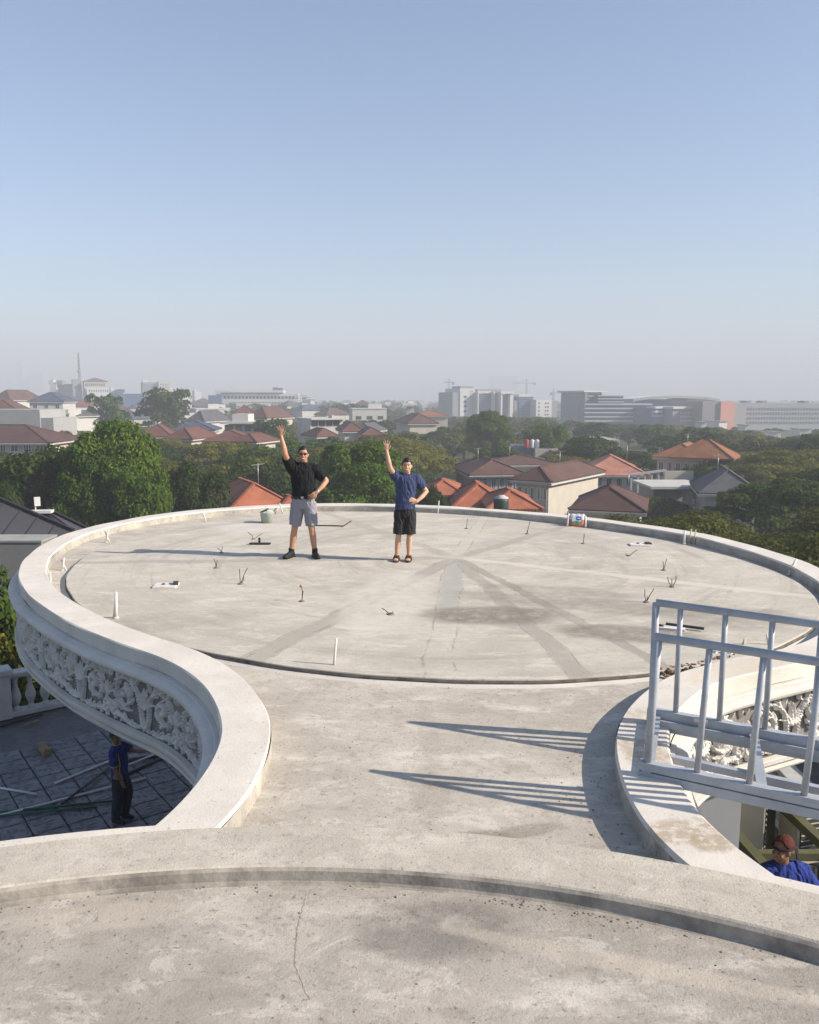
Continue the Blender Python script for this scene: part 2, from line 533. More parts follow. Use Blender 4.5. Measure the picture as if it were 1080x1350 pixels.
sweep("parapet", CUR, NRM, [(-0.36, 0.055), (-0.348, 0.08), (-0.012, 0.08), (0.0, 0.068), (0.0, -0.062)], M['white'], villa)
sweep("parapet_upstand", CUR, NRM, [(-0.352, -0.16), (-0.36, -0.1), (-0.36, 0.055)], M['raw'], villa)
tor = [(0.0, -0.062), (0.045, -0.066), (0.05, -0.074), (0.075, -0.078), (0.10, -0.088), (0.122, -0.105), (0.130, -0.125), (0.124, -0.147), (0.105, -0.163), (0.08, -0.170), (0.065, -0.178), (0.052, -0.192), (0.03, -0.20)]
sweep("cornice_moulding", CUR, NRM, tor, M['moulding'], villa)
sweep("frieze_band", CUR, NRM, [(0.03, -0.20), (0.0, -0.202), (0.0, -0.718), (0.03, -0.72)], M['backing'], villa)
low = [(0.028, -0.72), (0.055, -0.725), (0.08, -0.729), (0.086, -0.738), (0.086, -0.775), (0.08, -0.784), (0.055, -0.789), (0.048, -0.80), (0.058, -0.808), (0.078, -0.818), (0.082, -0.832), (0.074, -0.85), (0.04, -0.866), (0.0, -0.88), (-0.06, -0.893), (-0.15, -0.903), (-0.35, -0.91)]
sweep("lower_cornice", CUR, NRM, low, M['moulding'], villa)
inner = CUR - NRM * 0.33
MB().prism([tuple(p) for p in inner[::2]][::-1], -0.905, -0.06).build("gutter_floor", M['neck'], villa)

# the raised round slab
DISC = [(-4.79, 11.13), (-4.44, 10.44), (-4.11, 9.83), (-3.68, 9.26), (-3.26, 8.77), (-2.78, 8.33), (-2.37, 7.99), (-1.91, 7.67), (-1.5, 7.43), (-1.08, 7.26), (-0.69, 7.15), (-0.27, 7.07),
        (0.13, 7.01), (0.74, 6.98), (1.07, 6.98), (1.42, 7.01), (1.76, 7.05), (2.19, 7.13), (3.0, 7.45), (3.8, 7.98), (4.45, 8.75), (4.95, 9.6), (5.18, 10.57), (5.22, 11.13), (5.13, 11.9), (4.92, 12.86),
        (4.58, 13.61), (4.0, 14.66), (3.08, 15.65), (2.16, 16.45), (1.27, 17.0), (0.65, 17.33), (-0.33, 17.78), (-1.49, 17.66), (-3.0, 17.05), (-3.9, 16.2), (-4.6, 15.2), (-5.0, 14.2), (-5.12, 13.2), (-5.05, 12.1)]
dth = np.array([math.atan2(y - 12.4, x - 0.1) for x, y in DISC]); dr = np.array([math.hypot(x - 0.1, y - 12.4) for x, y in DISC])
A_ = np.array([[1] + [f_(k * t) for k in (1, 2, 3) for f_ in (math.cos, math.sin)] for t in dth])
cf = np.linalg.lstsq(A_, dr, rcond=None)[0]
nd = 180
poly = []
for i in range(nd):
    t = 2 * math.pi * i / nd
    r_ = cf[0] + sum(cf[1 + 2 * (k - 1)] * math.cos(k * t) + cf[2 + 2 * (k - 1)] * math.sin(k * t) for k in (1, 2, 3))
    r_ += 0.006 * math.sin(17 * t) + 0.004 * math.sin(41 * t + 1)
    poly.append((0.1 + r_ * math.cos(t), 12.4 + r_ * math.sin(t)))
MB().prism(poly, -0.075, 0.0).build("roof_slab", M['disc'], villa, bevel=0.012)
dctr = np.array((0.1, 12.4))
PD = np.array(poly)[::-1]
ND = (PD - dctr) / np.hypot(*(PD - dctr).T)[:, None]
M['edge'] = plain("slab_edge_dark", (0.12, 0.112, 0.102), 0.95, 0.4, 7, 0.6, 40)  # dark tone for the strip round the slab's rim
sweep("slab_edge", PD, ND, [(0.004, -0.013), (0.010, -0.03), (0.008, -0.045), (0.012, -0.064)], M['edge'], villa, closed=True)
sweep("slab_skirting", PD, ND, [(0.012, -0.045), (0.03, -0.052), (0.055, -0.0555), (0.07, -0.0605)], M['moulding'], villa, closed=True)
dpoly = np.array(poly)

# camera side: a second round roof with its kerb
DC = np.array((-0.61, -1.30))
def circle(r, n=240, a0=0.0, a1=2 * math.pi, closed=True):
    t = np.linspace(a0, a1, n, endpoint=not closed)[::-1]
    return np.c_[DC[0] + r * np.cos(t), DC[1] + r * np.sin(t)]
C0 = circle(5.0)
N0 = (C0 - DC) / 5.0
sweep("deck_kerb", C0, N0, [(0.132, 0.122), (0.140, 0.13), (0.515, 0.13), (0.53, 0.118), (0.53, -0.2)], M['ring'], villa, closed=True)
M['kerb_face'] = plain("kerb_face_shade_dirt", (0.28, 0.258, 0.225), 0.95, 0.40, 5, 0.6, 40)  # shade of the step face put into the colour, with its brownish dirt
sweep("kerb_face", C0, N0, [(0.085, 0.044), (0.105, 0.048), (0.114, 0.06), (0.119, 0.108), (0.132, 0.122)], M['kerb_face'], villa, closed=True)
MB().prism([tuple(p) for p in circle(5.13)][::-1], -0.99, 0.045).build("deck_slab", M['deck'], villa)
C1 = circle(5.0, 200, R(97.5), R(425.5), closed=False)
N1 = (C1 - DC) / 5.0
sweep("deck_ledge", C1, N1, [(0.52, 0.078), (0.67, 0.078), (0.68, 0.066), (0.68, -0.062)], M['white'], villa)
sweep("deck_cornice", C1, N1, [(u + 0.68, z) for (u, z) in tor], M['moulding'], villa)
sweep("deck_band", C1, N1, [(0.708, -0.2), (0.708, -0.72)], M['relief'], villa)
sweep("deck_lower_cornice", C1, N1, [(u + 0.68, z) for (u, z) in low], M['moulding'], villa)

# ------------------------------------------------------------------ carved acanthus frieze
def spiral(c, r0, r1, a0, a1, n=26):
    t = np.linspace(0, 1, n)
    a = a0 + (a1 - a0) * t
    r = r0 + (r1 - r0) * t ** 0.8
    return np.c_[c[0] + r * np.cos(a), c[1] + r * np.sin(a)]


def bez(p0, p1, p2, p3, n=22):
    t = np.linspace(0, 1, n)[:, None]
    p0, p1, p2, p3 = map(np.asarray, (p0, p1, p2, p3))
    return (1 - t) ** 3 * p0 + 3 * (1 - t) ** 2 * t * p1 + 3 * (1 - t) * t * t * p2 + t ** 3 * p3


PL, PH = 0.62, 0.52
GU, GV = 84, 70


def relief(seed):
    r_ = np.random.RandomState(seed)
    X, Y = np.meshgrid(np.linspace(0, PL, GU), np.linspace(0, PH, GV), indexing='ij')
    H = np.zeros_like(X)

    def stroke(P, w0, w1, h0, h1, groove=0.0, peak=0.35):
        nonlocal H
        n = len(P)
        t = np.linspace(0, 1, n)
        w = w0 + (w1 - w0) * t
        w = w * (0.45 + 0.75 * np.sin(np.pi * np.clip(t * (1 - peak) / max(peak, 1e-3) * (t < peak) + (t >= peak) * (0.5 + 0.5 * (t - peak) / (1 - peak)) + (t < peak) * 0, 0, 1)) ) if groove else w
        hh = h0 + (h1 - h0) * t
        d = np.sqrt((X[..., None] - P[:, 0]) ** 2 + (Y[..., None] - P[:, 1]) ** 2)
        q = d / w
        k = np.sqrt(np.clip(1 - q * q, 0, 1))
        if groove: k = k - groove * np.exp(-(q / 0.22) ** 2) * (k > 0)
        H = np.maximum(H, (k * hh).max(-1))

    def leaf(p, ang, L, bend, w, h):
        p = np.asarray(p)
        d = np.array((math.cos(ang), math.sin(ang))); e = np.array((math.cos(ang + bend), math.sin(ang + bend)))
        P = bez(p, p + d * L * 0.4, p + d * L * 0.6 + e * L * 0.15, p + d * L * 0.5 + e * L * 0.5, 14)
        stroke(P, w, w * 0.25, h, h * 0.55, 0.42, 0.35)

    j = lambda s: r_.uniform(-s, s)
    # main scroll
    c = (0.34 + j(0.02), 0.30 + j(0.015))
    stem = np.r_[bez((-0.02, 0.06), (0.10, 0.0), (0.02, 0.36), (0.17, 0.42), 20), spiral(c, 0.20, 0.028, R(145), R(145 - 560), 50)]
    stroke(stem, 0.019, 0.012, 0.034, 0.040)
    stroke(np.array([c, (c[0] + 0.01, c[1])]), 0.034, 0.034, 0.042, 0.042)
    for k in range(9):                         # leaves thrown off the scroll
        i = 20 + k * 4
        p = stem[i]; d = stem[i + 1] - stem[i]
        a = math.atan2(d[1], d[0])
        leaf(p, a + 0.75 + j(0.15), 0.115 + j(0.025), -0.9, 0.020, 0.042)
        if k % 2 == 0: leaf(p, a - 0.8, 0.065, 0.9, 0.014, 0.028)
    # counter curl from the foot
    st2 = np.r_[bez((0.10, 0.03), (0.28, -0.02), (0.40, 0.10), (0.53, 0.06), 14), spiral((0.545, 0.135), 0.078, 0.015, R(-95), R(330), 24)]
    stroke(st2, 0.020, 0.013, 0.03, 0.03)
    for k in range(6):
        i = 3 + k * 4
        p = st2[i]; d = st2[i + 1] - st2[i]; a = math.atan2(d[1], d[0])
        leaf(p, a + 0.9 + j(0.2), 0.085, -0.7, 0.015, 0.034)
        leaf(p, a - 0.9 + j(0.2), 0.06, 0.8, 0.013, 0.028)
    # top sprays
    for k in range(5):
        leaf((0.08 + 0.125 * k + j(0.02), 0.52), -1.57 + j(0.5), 0.11, j(1.2), 0.019, 0.034)
        leaf((0.03 + 0.13 * k + j(0.02), 0.0), 1.57 + j(0.5), 0.095, j(1.2), 0.015, 0.030)
    # standing palmette between scrolls
    for a in (-0.8, -0.4, 0.0, 0.4, 0.8):
        leaf((0.02, 0.24), 1.57 + a, 0.20 - 0.05 * abs(a), a * 0.9, 0.018, 0.042)
        leaf((PL + 0.01, 0.24), 1.57 + a, 0.20 - 0.05 * abs(a), a * 0.9, 0.018, 0.042)
    # flutes carved over everything
    H = H * (1 + 0.10 * np.sin(X * 260 + Y * 160) * (H > 0.012)) + r_.uniform(0, 0.0012, H.shape)
    edge = np.clip(np.minimum(Y, PH - Y) / 0.012, 0, 1)
    return H * (0.35 + 0.65 * edge) * 1.35


REL = [relief(s) for s in (3, 11, 27, 41)]


def at_arc(s):
    x = np.interp(s, ARC, CUR[:, 0]); y = np.interp(s, ARC, CUR[:, 1])
    nx = np.interp(s, ARC, NRM[:, 0]); ny = np.interp(s, ARC, NRM[:, 1])
    return np.c_[x, y], np.c_[nx, ny]


def scroll_panel(s0, k):
    H = REL[k % 4]
    if k % 2: H = H[::-1]
    P, N = at_arc(s0 + np.linspace(0, PL, GU))
    V = np.zeros((GU, GV, 3))
    V[:, :, :2] = P[:, None, :] + N[:, None, :] * (0.004 + H)[..., None]
    V[:, :, 2] = -0.72 + np.linspace(0, PH, GV)[None, :]
    idx = np.arange(GU * GV).reshape(GU, GV)
    F = np.stack([idx[:-1, :-1], idx[1:, :-1], idx[1:, 1:], idx[:-1, 1:]], -1).reshape(-1, 4)
    hq = np.maximum(np.maximum(H[:-1, :-1], H[1:, :-1]), np.maximum(H[1:, 1:], H[:-1, 1:])).reshape(-1)
    F = F[hq > 0.003]          # pierced between the leaves
    me = bpy.data.meshes.new("scroll_panel")
    me.from_pydata(V.reshape(-1, 3).tolist(), [], F.tolist())
    me.polygons.foreach_set('use_smooth', [True] * len(F))
    link_mesh("scroll_panel", me, M['relief'], villa)


total = ARC[-1]
k = 0
s = 0.25
while s + PL < total - 0.3:
    y_ = np.interp(s, ARC, CUR[:, 1]); x_ = np.interp(s, ARC, CUR[:, 0])
    if (x_ < 0 and y_ < 15.3) or (x_ > 0 and y_ < 10.5):
        scroll_panel(s, k)
    k += 1
    s += PL + 0.002

# ------------------------------------------------------------------ storey under the roof
M['wall_grey'] = plain("grey_render", (0.40, 0.41, 0.42), 0.85, 0.06, 1.2, 0.1, 90)
TZ = -4.7
cA = np.array((0.60, -0.80)); cB = np.array((0.80, 0.60))
def ab(a, b): return (cA[0] * a + cB[0] * b, cA[1] * a + cB[1] * b)
dm = MB()
dm.prism([(0.8 + 2.5 * math.cos(2 * math.pi * i / 40), 12.5 + 2.5 * math.sin(2 * math.pi * i / 40)) for i in range(40)], TZ - 0.05, -0.89)
dm.build("stair_drum", M['wall_grey'], villa)
dm = MB()
dm.prism([(DC[0] + 4.3 * math.cos(2 * math.pi * i / 48), DC[1] + 4.3 * math.sin(2 * math.pi * i / 48)) for i in range(48)], TZ - 0.05, -0.89)
dm.build("deck_drum", M['wall_grey'], villa)
wl_ = MB().box((0.85, 7.32, (TZ - 0.92) / 2 - 0.02), (4.5, 0.24, -TZ - 0.90), 0)
wl_.build("storey_wall", M['wall_grey'], villa)
# body of the house below the terrace
M['plaster'] = plain("cream_plaster", (0.55, 0.52, 0.46), 0.85, 0.1, 0.8, 0.1, 40)
MB().prism([ab(-19.0, -4), ab(-19.0, 15.6), ab(6, 15.6), ab(6, -4)], GROUND - 0.2, TZ - 0.36).build("lower_storeys", M['plaster'], villa)

# terrace floor with its pressed paving
M['terrace'] = concrete("terrace_screed", (0.15, 0.147, 0.147), (0.11, 0.108, 0.108), (0.19, 0.187, 0.185))
terr = MB().prism([ab(-20.0, -7), ab(-20.0, 16.5), ab(7, 16.5), ab(7, -7)], TZ - 0.35, TZ - 0.03).build("terrace_floor", M['terrace'])
tag(terr, kind='structure')


def paving_mat():
    t = NT("pressed_paving")
    v = t.n.new('ShaderNodeTexVoronoi'); v.feature = 'SMOOTH_F1'; v.inputs['Scale'].default_value = 12; v.inputs['Randomness'].default_value = 0.85
    w = t.n.new('ShaderNodeMapping'); w.inputs['Rotation'].default_value = (0, 0, 0.6); w.inputs['Scale'].default_value = (0.75, 1.35, 1)
    t.l.new(t.tc.outputs['Object'], w.inputs[0])
    nd_ = t.n.new('ShaderNodeTexNoise'); nd_.inputs['Scale'].default_value = 4; nd_.inputs['Detail'].default_value = 3
    t.l.new(w.outputs[0], nd_.inputs['Vector'])
    mx = t.n.new('ShaderNodeMix'); mx.data_type = 'VECTOR'; mx.inputs[0].default_value = 0.10
    t.l.new(w.outputs[0], mx.inputs[4]); t.l.new(nd_.outputs['Color'], mx.inputs[5])
    t.l.new(mx.outputs[1], v.inputs['Vector'])
    leafy = t.ramp(v.outputs['Distance'], 0.25, 0.5)
    oi = t.n.new('ShaderNodeObjectInfo')
    c = t.mix(leafy, (0.095, 0.097, 0.107), (0.18, 0.18, 0.192))
    c = t.mix(t.ramp(t.noise(3, 5, 0.7), 0.35, 0.7, 0, 0.5), c, (0.09, 0.088, 0.09))
    k_ = t.math('MULTIPLY_ADD', oi.outputs['Random'], 0.3, 0.85)
    cc = t.n.new('ShaderNodeCombineColor')
    for i in range(3): t.l.new(k_, cc.inputs[i])
    c = t.mix(1.0, c, cc.outputs[0], 'MULTIPLY')
    return t.finish(c, 0.55, t.bump(leafy, 0.8, 0.02), 0.4)


M['paving'] = paving_mat()
tile_me = None
TS = 0.54
for i in range(20):
    for j in range(28):
        a = -17.6 + TS * (i + 0.5); b = -1.7 + TS * (j + 0.5)
        x_, y_ = ab(a, b)
        if x_ > -2.9 or y_ < 11.8 or x_ < -9.6: continue
        if tile_me is None:
            m_ = MB().box((0, 0, 0), (TS - 0.022, TS - 0.022, 0.06), 0)
            o = m_.build("tile", M['paving'], terr, bevel=0.008)
            tile_me = o.data
        else:
            o = bpy.data.objects.new("tile", tile_me); COL.objects.link(o); o.parent = terr
        o.location = (x_, y_, TZ - 0.012 + rnd.uniform(-0.004, 0.004))
        o.rotation_euler = (0, 0, math.atan2(cB[1], cB[0]) + rnd.choice((0, math.pi / 2, math.pi, -math.pi / 2)) + rnd.uniform(-0.006, 0.006))


# balustrades
M['balus'] = plain("balustrade_plaster", (0.43, 0.425, 0.41), 0.8, 0.12, 3, 0.2, 40)
BALP = [(0.075, 0.0), (0.075, 0.05), (0.045, 0.075), (0.05, 0.10), (0.085, 0.17), (0.115, 0.26), (0.112, 0.32), (0.085, 0.40), (0.055, 0.50), (0.045, 0.58), (0.06, 0.62), (0.045, 0.65), (0.075, 0.68), (0.075, 0.74)]
bal_me = MB().lathe(BALP, n=12).mesh("baluster")


def balustrade(p, q, z0, label, piers=(0.0, 1.0), pitch=0.31, mat='balus'):
    p, q = Vector((*p, z0)), Vector((*q, z0))
    d = (q - p); L = d.length; d.normalize()
    rz = math.atan2(d.y, d.x)
    t = thing("balustrade", label, "balustrade", p, rz)
    MB().box((L / 2, 0, 0.06), (L, 0.30, 0.12)).build("base_rail", M[mat], t, bevel=0.01)
    MB().box((L / 2, 0, 0.93), (L, 0.26, 0.06)).box((L / 2, 0, 0.99), (L, 0.34, 0.065)).build("coping", M[mat], t, bevel=0.01)
    for f in piers:
        MB().box((L * f, 0, 0.51), (0.40, 0.40, 1.02)).box((L * f, 0, 1.08), (0.50, 0.50, 0.12)).build("pier", M[mat], t, bevel=0.012)
    n = int(L / pitch)
    for i in range(n):
        x_ = (i + 0.5) * L / n
        if any(abs(x_ - L * f) < 0.27 for f in piers): continue
        o = bpy.data.objects.new("baluster", bal_me); COL.objects.link(o)
        if not bal_me.materials: bal_me.materials.append(M[mat])
        o.parent = t; o.location = (x_, 0, 0.12); o.scale = (1, 1, 0.78 / 0.74)
    return t


bp, bq = ab(-19.6, -1.6), ab(-19.6, 9.0)
balustrade(bp, bq, TZ + 0.02, "shaded plaster balustrade along the terrace edge beyond the man in the striped blue jersey", piers=(0.0, 0.455, 1.0))
balustrade((6.35, 15.2), (6.2, 8.2), TZ + 0.02, "sunlit plaster balustrade behind the green steel frame and the air conditioner", piers=(0.0, 0.5, 1.0))
# higher cream wall outside the right balustrade
M['cream'] = plain("cream_paint", (0.62, 0.57, 0.48), 0.8, 0.08, 1, 0.1, 40)
tag(MB().box((8.6, 12.5, -6.9), (0.3, 12.0, 9.0), 0.05).build("boundary_wall", M['cream']), "tall cream boundary wall outside the sunlit balustrade", "wall")

# ------------------------------------------------------------------ ground and air
def ground_mat():
    t = NT("ground_cover")
    a = t.noise(0.012, 6, 0.6); b = t.noise(0.15, 6, 0.65)
    c = t.mix(t.ramp(a, 0.4, 0.6), (0.055, 0.075, 0.03), (0.10, 0.10, 0.06))
    c = t.mix(t.ramp(b, 0.4, 0.7, 0, 0.6), c, (0.045, 0.06, 0.022))
    return t.finish(c, 0.95, t.bump(b, 0.6, 0.4), 0.1)


M['ground'] = ground_mat()
g = MB()
NG = 24
gx = np.linspace(-5200, 5200, NG + 1); gy = np.linspace(-1500, 7600, NG + 1)
for j in range(NG + 1):
    for i in range(NG + 1): g.v.append((gx[i], gy[j], GROUND))
for j in range(NG):
    for i in range(NG):
        a = j * (NG + 1) + i
        g.f.append((a, a + 1, a + NG + 2, a + NG + 1)); g.s.append(False)
tag(g.build("ground", M['ground']), kind='structure')

hz = bpy.data.materials.new("haze_air"); hz.use_nodes = True
hn = hz.node_tree.nodes; hn.clear()
ho = hn.new('ShaderNodeOutputMaterial'); hv = hn.new('ShaderNodeVolumePrincipled')
hv.inputs['Color'].default_value = (0.65, 0.69, 0.75, 1)
hv.inputs['Density'].default_value = 0.0010
hv.inputs['Anisotropy'].default_value = 0.0
hz.node_tree.links.new(hv.outputs[0], ho.inputs['Volume'])
haze = MB().box((0, 3050, 69.0), (10600, 9400, 170.0)).build("haze", hz)      # from -16 to 148
tag(haze, kind='stuff')

# ------------------------------------------------------------------ trees
def leaf_mat(name, a, b, trans=0.3):
    t = NT(name)
    gi = t.n.new('ShaderNodeNewGeometry'); oi = t.n.new('ShaderNodeObjectInfo')
    c = t.mix(gi.outputs['Random Per Island'], a, b)
    c = t.mix(t.ramp(t.noise(0.35, 3, 0.5), 0.35, 0.7, 0, 0.45), c, tuple(v * k for v, k in zip(b, (1.25, 1.05, 0.9))))
    k = t.math('MULTIPLY_ADD', oi.outputs['Random'], 0.5, 0.75)
    cc = t.n.new('ShaderNodeCombineColor')
    t.l.new(t.math('MULTIPLY_ADD', oi.outputs['Random'], 0.65, 0.7), cc.inputs[0]); t.l.new(k, cc.inputs[1]); t.l.new(k, cc.inputs[2])
    c = t.mix(1.0, c, cc.outputs[0], 'MULTIPLY')
    t.finish(c, 0.8, None, 0.10)
    tr = t.n.new('ShaderNodeBsdfTranslucent'); t.l.new(c, tr.inputs[0])
    mx = t.n.new('ShaderNodeMixShader'); mx.inputs[0].default_value = trans
    t.l.new(t.b.outputs[0], mx.inputs[1]); t.l.new(tr.outputs[0], mx.inputs[2]); t.l.new(mx.outputs[0], t.out.inputs[0])
    return t.m


M['leaf_green'] = leaf_mat("leaf_green", (0.024, 0.060, 0.008), (0.095, 0.168, 0.022))
M['leaf_dark'] = leaf_mat("leaf_dark", (0.018, 0.040, 0.009), (0.052, 0.092, 0.017))
M['leaf_olive'] = leaf_mat("leaf_olive", (0.052, 0.070, 0.010), (0.130, 0.140, 0.025))
M['bark'] = plain("bark", (0.10, 0.08, 0.06), 0.9, 0.25, 2, 0.6, 12)


def leaves(lobes, density, size, seed, up=0.5, name="crown"):
    """Leaf-sized folded faces spread through the shells of many lobes."""
    r_ = np.random.RandomState(seed)
    Cs, Ns = [], []
    for (cx, cy, cz, rx, ry, rz) in lobes:
        area = 4 * math.pi * (((rx * ry) ** 1.6 + (rx * rz) ** 1.6 + (ry * rz) ** 1.6) / 3) ** (1 / 1.6)
        n = max(6, int(area * density))
        d = r_.normal(size=(n, 3)); d /= np.linalg.norm(d, axis=1)[:, None]
        low_ = d[:, 2] < -0.35
        d[low_, 2] *= -1
        rad = r_.uniform(0.62, 1.06, n) ** 0.8
        rad += 0.10 * np.sin(d[:, 0] * 7 + cx) * np.sin(d[:, 1] * 8 + cy) + 0.06 * np.sin(d[:, 2] * 9 + cz * 3)
        Cs.append(np.array((cx, cy, cz)) + d * rad[:, None] * np.array((rx, ry, rz)))
        Ns.append(d)
    C = np.concatenate(Cs); N = np.concatenate(Ns)
    n = len(C)
    N = N * 0.75 + r_.normal(size=(n, 3)) * 0.5 + np.array((0, 0, up * 0.8))
    N /= np.linalg.norm(N, axis=1)[:, None]
    T = np.cross(N, r_.normal(size=(n, 3))); T /= np.linalg.norm(T, axis=1)[:, None]
    B = np.cross(N, T)
    L = size * r_.uniform(0.6, 1.4, n)[:, None]; W = L * r_.uniform(0.35, 0.6, n)[:, None]
    V = np.stack([C - T * L, C - B * W + N * W * 0.35, C + T * L, C + B * W + N * W * 0.35], 1).reshape(-1, 3)
    me = bpy.data.meshes.new(name)
    me.vertices.add(4 * n); me.vertices.foreach_set('co', V.astype(np.float32).ravel())
    me.loops.add(4 * n); me.loops.foreach_set('vertex_index', np.arange(4 * n, dtype=np.int32))
    me.polygons.add(n); me.polygons.foreach_set('loop_start', np.arange(0, 4 * n, 4, dtype=np.int32))
    me.update(calc_edges=True)
    return me


def round_lobes(seed, h, r, n):
    r_ = random.Random(seed)
    L = []
    for i in range(n):
        t = (i + 0.5) / n
        z = h * (0.34 + 0.60 * t)
        env = r * math.sqrt(max(0.12, 1 - ((t - 0.5) / 0.60) ** 2))
        a = i * 2.4 + r_.uniform(-0.5, 0.5)
        q = env * r_.uniform(0.4, 0.95)
        s_ = r * r_.choice((0.2, 0.26, 0.34, 0.46))
        L.append((q * math.cos(a), q * math.sin(a), z, s_, s_ * r_.uniform(0.8, 1.2), s_ * r_.uniform(0.65, 0.9)))
    L.append((0, 0, h * 0.62, r * 0.42, r * 0.42, h * 0.24))
    return L


def rain_lobes(seed, h, r, n):
    r_ = random.Random(seed)
    L = []
    for i in range(n):
        q = r * math.sqrt((i + 0.5) / n) * r_.uniform(0.85, 1.05)
        a = i * 2.39996 + r_.uniform(-0.3, 0.3)
        z = h * (0.90 - 0.24 * (q / r) ** 2) + r_.uniform(-0.09, 0.04) * h
        s_ = r * r_.uniform(0.20, 0.34)
        L.append((q * math.cos(a), q * math.sin(a), z, s_, s_ * r_.uniform(0.7, 1.2), h * r_.uniform(0.045, 0.085)))
    return L


def trunk_mesh(lobes, h, seed, fork=0.32, r0=0.28):
    r_ = random.Random(seed)
    m = MB()
    f = h * fork
    m.tube([(0, 0, -0.3), (r_.uniform(-.1, .1), 0, f * 0.5), (r_.uniform(-.2, .2), r_.uniform(-.2, .2), f), (r_.uniform(-.3, .3), r_.uniform(-.3, .3), h * 0.6)], [r0 * 1.25, r0, r0 * 0.8, r0 * 0.3], 7)
    for (x, y, z, *_r) in lobes[::max(1, len(lobes) // 9)]:
        m.tube([(0, 0, f * r_.uniform(0.7, 1.1)), (x * 0.45, y * 0.45, f + (z - f) * 0.6), (x * 0.9, y * 0.9, z)], [r0 * 0.5, r0 * 0.3, r0 * 0.1], 5)
    return m.mesh("trunk")


PROTO = {}
def proto(key, lobes, h, density, size, seed, leafmat, up=0.5, fork=0.32, r0=0.28):
    cr = leaves(lobes, density, size, seed, up)
    zs = np.zeros(len(cr.vertices) * 3); cr.vertices.foreach_get('co', zs)
    PROTO[key] = (cr, trunk_mesh(lobes, h, seed, fork, r0), leafmat, float(np.percentile(zs[2::3], 99.8)))


for i in range(3):
    proto('round%d' % i, round_lobes(10 + i, 14, 5.2, 30), 14, 40, 0.16, i, 'leaf_green')
    proto('dark%d' % i, round_lobes(30 + i, 11, 4.6, 24), 11, 26, 0.19, 5 + i, 'leaf_dark')
    proto('rain%d' % i, rain_lobes(50 + i, 10, 7.0, 40), 10, 22, 0.19, 9 + i, 'leaf_olive', 0.8, 0.4, 0.32)
    proto('mid%d' % i, rain_lobes(60 + i, 10, 6.0, 22), 10, 6, 0.38, 15 + i, 'leaf_olive', 0.7, 0.4, 0.3)
    proto('midround%d' % i, round_lobes(70 + i, 11, 4.8, 18), 11, 5, 0.42, 20 + i, 'leaf_dark')
for i in range(2):
    proto('canopy%d' % i, rain_lobes(80 + i, 11, 8.0, 60), 11, 26, 0.13, 30 + i, 'leaf_olive', 0.8, 0.4, 0.34)
    proto('bush%d' % i, round_lobes(90 + i, 2.4, 1.3, 9), 2.4, 70, 0.09, 40 + i, 'leaf_olive', 0.5, 0.2, 0.06)


def tree(key, x, y, label, group=None, s=1.0, sz=None, z=GROUND, mat=None, name="tree", rz=None):
    cr, tr, lm, h = PROTO[key]
    t = thing(name, label, "tree", (x, y, z), rnd.uniform(0, 6.28) if rz is None else rz, group)
    t.scale = (s, s, sz if sz else s)
    a = bpy.data.objects.new("trunk", tr); COL.objects.link(a); a.parent = t
    if not tr.materials: tr.materials.append(M['bark'])
    b = bpy.data.objects.new("crown", cr); COL.objects.link(b); b.parent = t
    if not cr.materials: cr.materials.append(M[lm])
    if mat:
        b.material_slots[0].link = 'OBJECT'; b.material_slots[0].material = M[mat]
    return t


def tree_px(key, xpx, ytop, Y, label, wpx=None, **kw):
    """A tree of the height and spread that this one has at distance Y."""
    X, _, ztop = pxy(xpx, ytop, Y)
    h = PROTO[key][3]
    sz = (ztop - GROUND) / h
    base_w = {'r': 10.4, 'd': 9.2, 'b': 2.6}.get(key[0], 14)
    if key.startswith('rain'): base_w = 14.5
    if key.startswith('mid'): base_w = 12.5
    if key.startswith('midr'): base_w = 9.4
    s = (wpx / 1080 * Y) / base_w if wpx else sz
    return tree(key, X, Y, label, s=s, sz=sz, **kw)


# trees one can tell apart
tree_px('round0', 150, 556, 60, "tallest bright green leafy tree, rising beside the black roof", 128, mat='leaf_green')
tree_px('round1', 118, 590, 57, "lower leafy bright green tree in front of the tallest one behind the black roof", 100)
tree_px('dark0', 52, 592, 62, "very dark round tree directly behind the black roof with the aerial", 150, mat='leaf_dark')
tree_px('dark1', 8, 640, 52, "small dark green tree at the picture edge behind the black roof ridge", 80)
tree_px('round2', 188, 622, 56, "light green bushy tree just behind the left parapet of the round roof", 90)
tree_px('dark2', 240, 612, 66, "dense dark green tree left of the orange roof below the parapet", 100)
tree_px('dark0', 318, 600, 100, "dark tree above the orange hipped roof behind the man in black", 70)
tree_px('round1', 465, 586, 72, "big bright green tree between the two waving men", 150, mat='leaf_green')
tree_px('round2', 505, 605, 80, "leafy green tree directly behind the raised arm of the younger man", 70)
tree_px('dark1', 575, 640, 74, "small dark shrub-like tree beside the red tiled roof right of the younger man", 40)
tree_px('midround0', 140, 519, 250, "tall loose tree among the white houses on the far left", 54, mat='leaf_green')
tree_px('midround1', 216, 512, 265, "large dark spreading tree standing high over the distant left roofs", 74, mat='leaf_dark')
tree_px('midround2', 355, 552, 190, "green tree beside the white flat house behind the raised hand", 60)
tree_px('rain0', 985, 598, 128, "broad flat-crowned tree beyond the dark grey pyramid roof", 190)
tree_px('rain1', 1060, 594, 118, "flat-crowned tree at the right edge behind the dark grey roof", 190)
tree_px('rain2', 1040, 632, 74, "wide dark flat-topped tree partly covering the dark grey pyramid roof", 190, mat='leaf_dark')
tree_px('dark1', 935, 610, 112, "thin grey-green tree beside the white balcony of the orange roofed house", 40)
tree_px('round0', 645, 542, 180, "tall pale green tree behind the brown roofed houses", 60)
